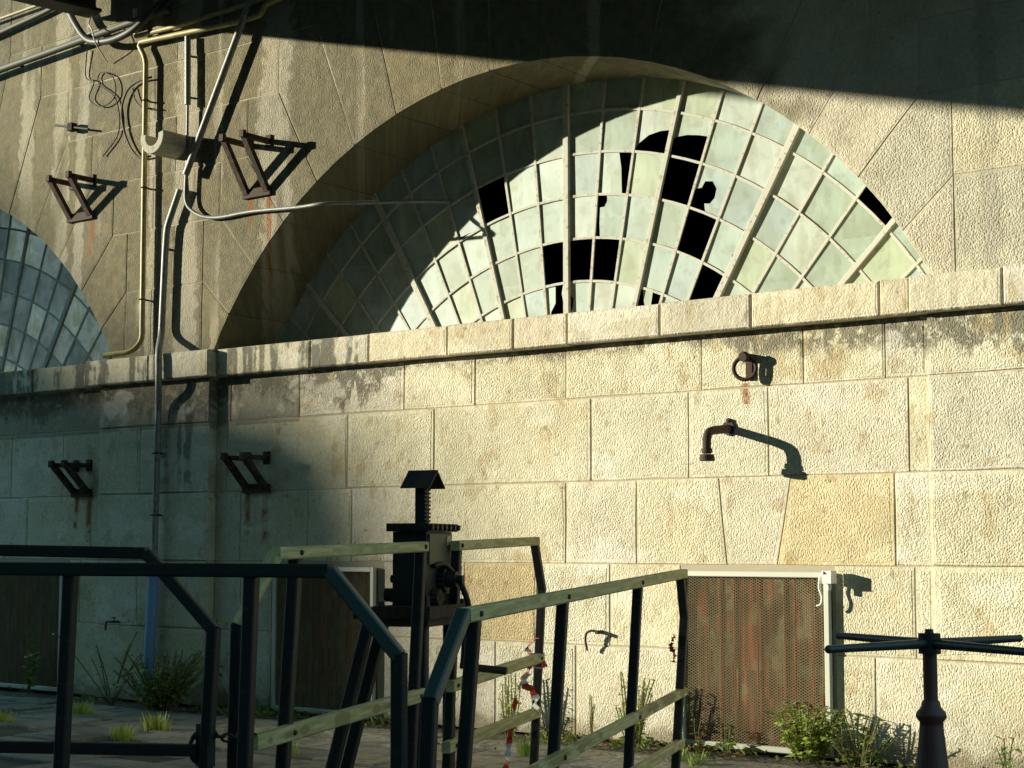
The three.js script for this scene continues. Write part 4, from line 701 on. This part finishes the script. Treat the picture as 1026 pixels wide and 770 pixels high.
plant('wall_sprig', 'small sprig with broad leaves growing by the wall right of the capstan', 'plant', -3.42, 0.19, { stems: 4, h: 0.34, spread: 0.13, leaf: 0.075, per: 5, mat: green, lw: 0.3, lean: 0.5 });
plant('leafy_shoot', 'dark seedling growing in front of the sunlit mesh, left side', 'plant', -5.40, 0.12, { stems: 3, h: 0.2, spread: 0.07, leaf: 0.045, per: 7, mat: dryLeaf, lw: 0.4, lean: 0.4 });
plant('leafy_shoot', 'dark seedling in front of the middle of the sunlit mesh', 'plant', -5.2, 0.12, { stems: 3, h: 0.22, spread: 0.08, leaf: 0.055, per: 7, mat: green, lw: 0.45, lean: 0.4 });
plant('leafy_shoot', 'faint plant in front of the far left mesh', 'plant', -12.0, 0.2, { stems: 6, h: 0.6, spread: 0.2, leaf: 0.07, per: 9, mat: green, lw: 0.4, lean: 0.5 });
plant('leafy_shoot', 'low dark plant against the shaded grille\'s left jamb', 'plant', -9.38, 0.14, { stems: 10, h: 0.34, spread: 0.12, leaf: 0.05, per: 9, mat: green, mat2: dryLeaf, lw: 0.35, lean: 0.5 });
for (const [l, x, z, n, h, q] of [
  ['yellowing grass tuft in the paving between the first two black posts, nearest the camera', -8.75, 1.85, 120, 0.12, 0.17], ['yellowing grass tuft in the shaded paving before the dark bush', -9.0, 1.35, 150, 0.14, 0.2],
  ['yellowing grass tuft in the paving left of the dark bush', -10.25, 1.0, 140, 0.12, 0.2], ['yellowing grass tuft in the paving at the far left', -10.2, 1.75, 140, 0.12, 0.2],
  ['yellowing grass tuft behind the chained posts', -8.3, 1.2, 110, 0.13, 0.16], ['tiny grass tuft in the paving before the shaded grille', -7.3, 1.75, 70, 0.1, 0.11]]) tuft('grass_tuft', l, x, z, n, h, q, yellowGreen);
tuft('grass_tuft', 'dark grass tuft in the paving right of the barrier tape', -6.15, 0.9, 60, 0.13, 0.14, green);
tuft('grass_tuft', 'grass tuft in the paving in front of the sunlit mesh, left', -5.25, 0.62, 60, 0.12, 0.12, green);
tuft('grass_tuft', 'grass tuft in the paving in front of the sunlit mesh, right', -5.05, 0.72, 60, 0.11, 0.14, green);
{ // low growth and litter along the foot of the wall
  const pos = [], uv = [], pos2 = [], uv2 = [];
  for (let k = 0; k < 5200; k++) { const x = rr(-13.5, -2.6), n = fbm(x * 1.9, 3.3, 3); if (n < 0.36 + 0.2 * rand()) continue; const z = 0.03 + (x > p1 && x < p2 || x > p3 ? PZ : 0) + rr(0, 1) ** 2 * 0.4, a = rr(0, 6.28), dry = rand() < 0.5, L = rr(0.02, 0.06); leafGeo(V(x, -0.012 + rr(0, 0.03), z), V(Math.cos(a), dry ? rr(-0.1, 0.3) : rr(0.3, 1.5), Math.abs(Math.sin(a))), L, L * rr(0.12, 0.4), 0.1, dry ? pos2 : pos, dry ? uv2 : uv); }
  const a = mesh('ground_growth', geoOf(pos, uv), green); tag(a, 'low green weeds along the foot of the wall', 'weeds', null, 'stuff');
  const b = mesh('dry_litter', geoOf(pos2, uv2), dryLeaf); tag(b, 'dry leaves and litter along the foot of the wall', 'litter', null, 'stuff');
}
renderer.render(scene, camera);
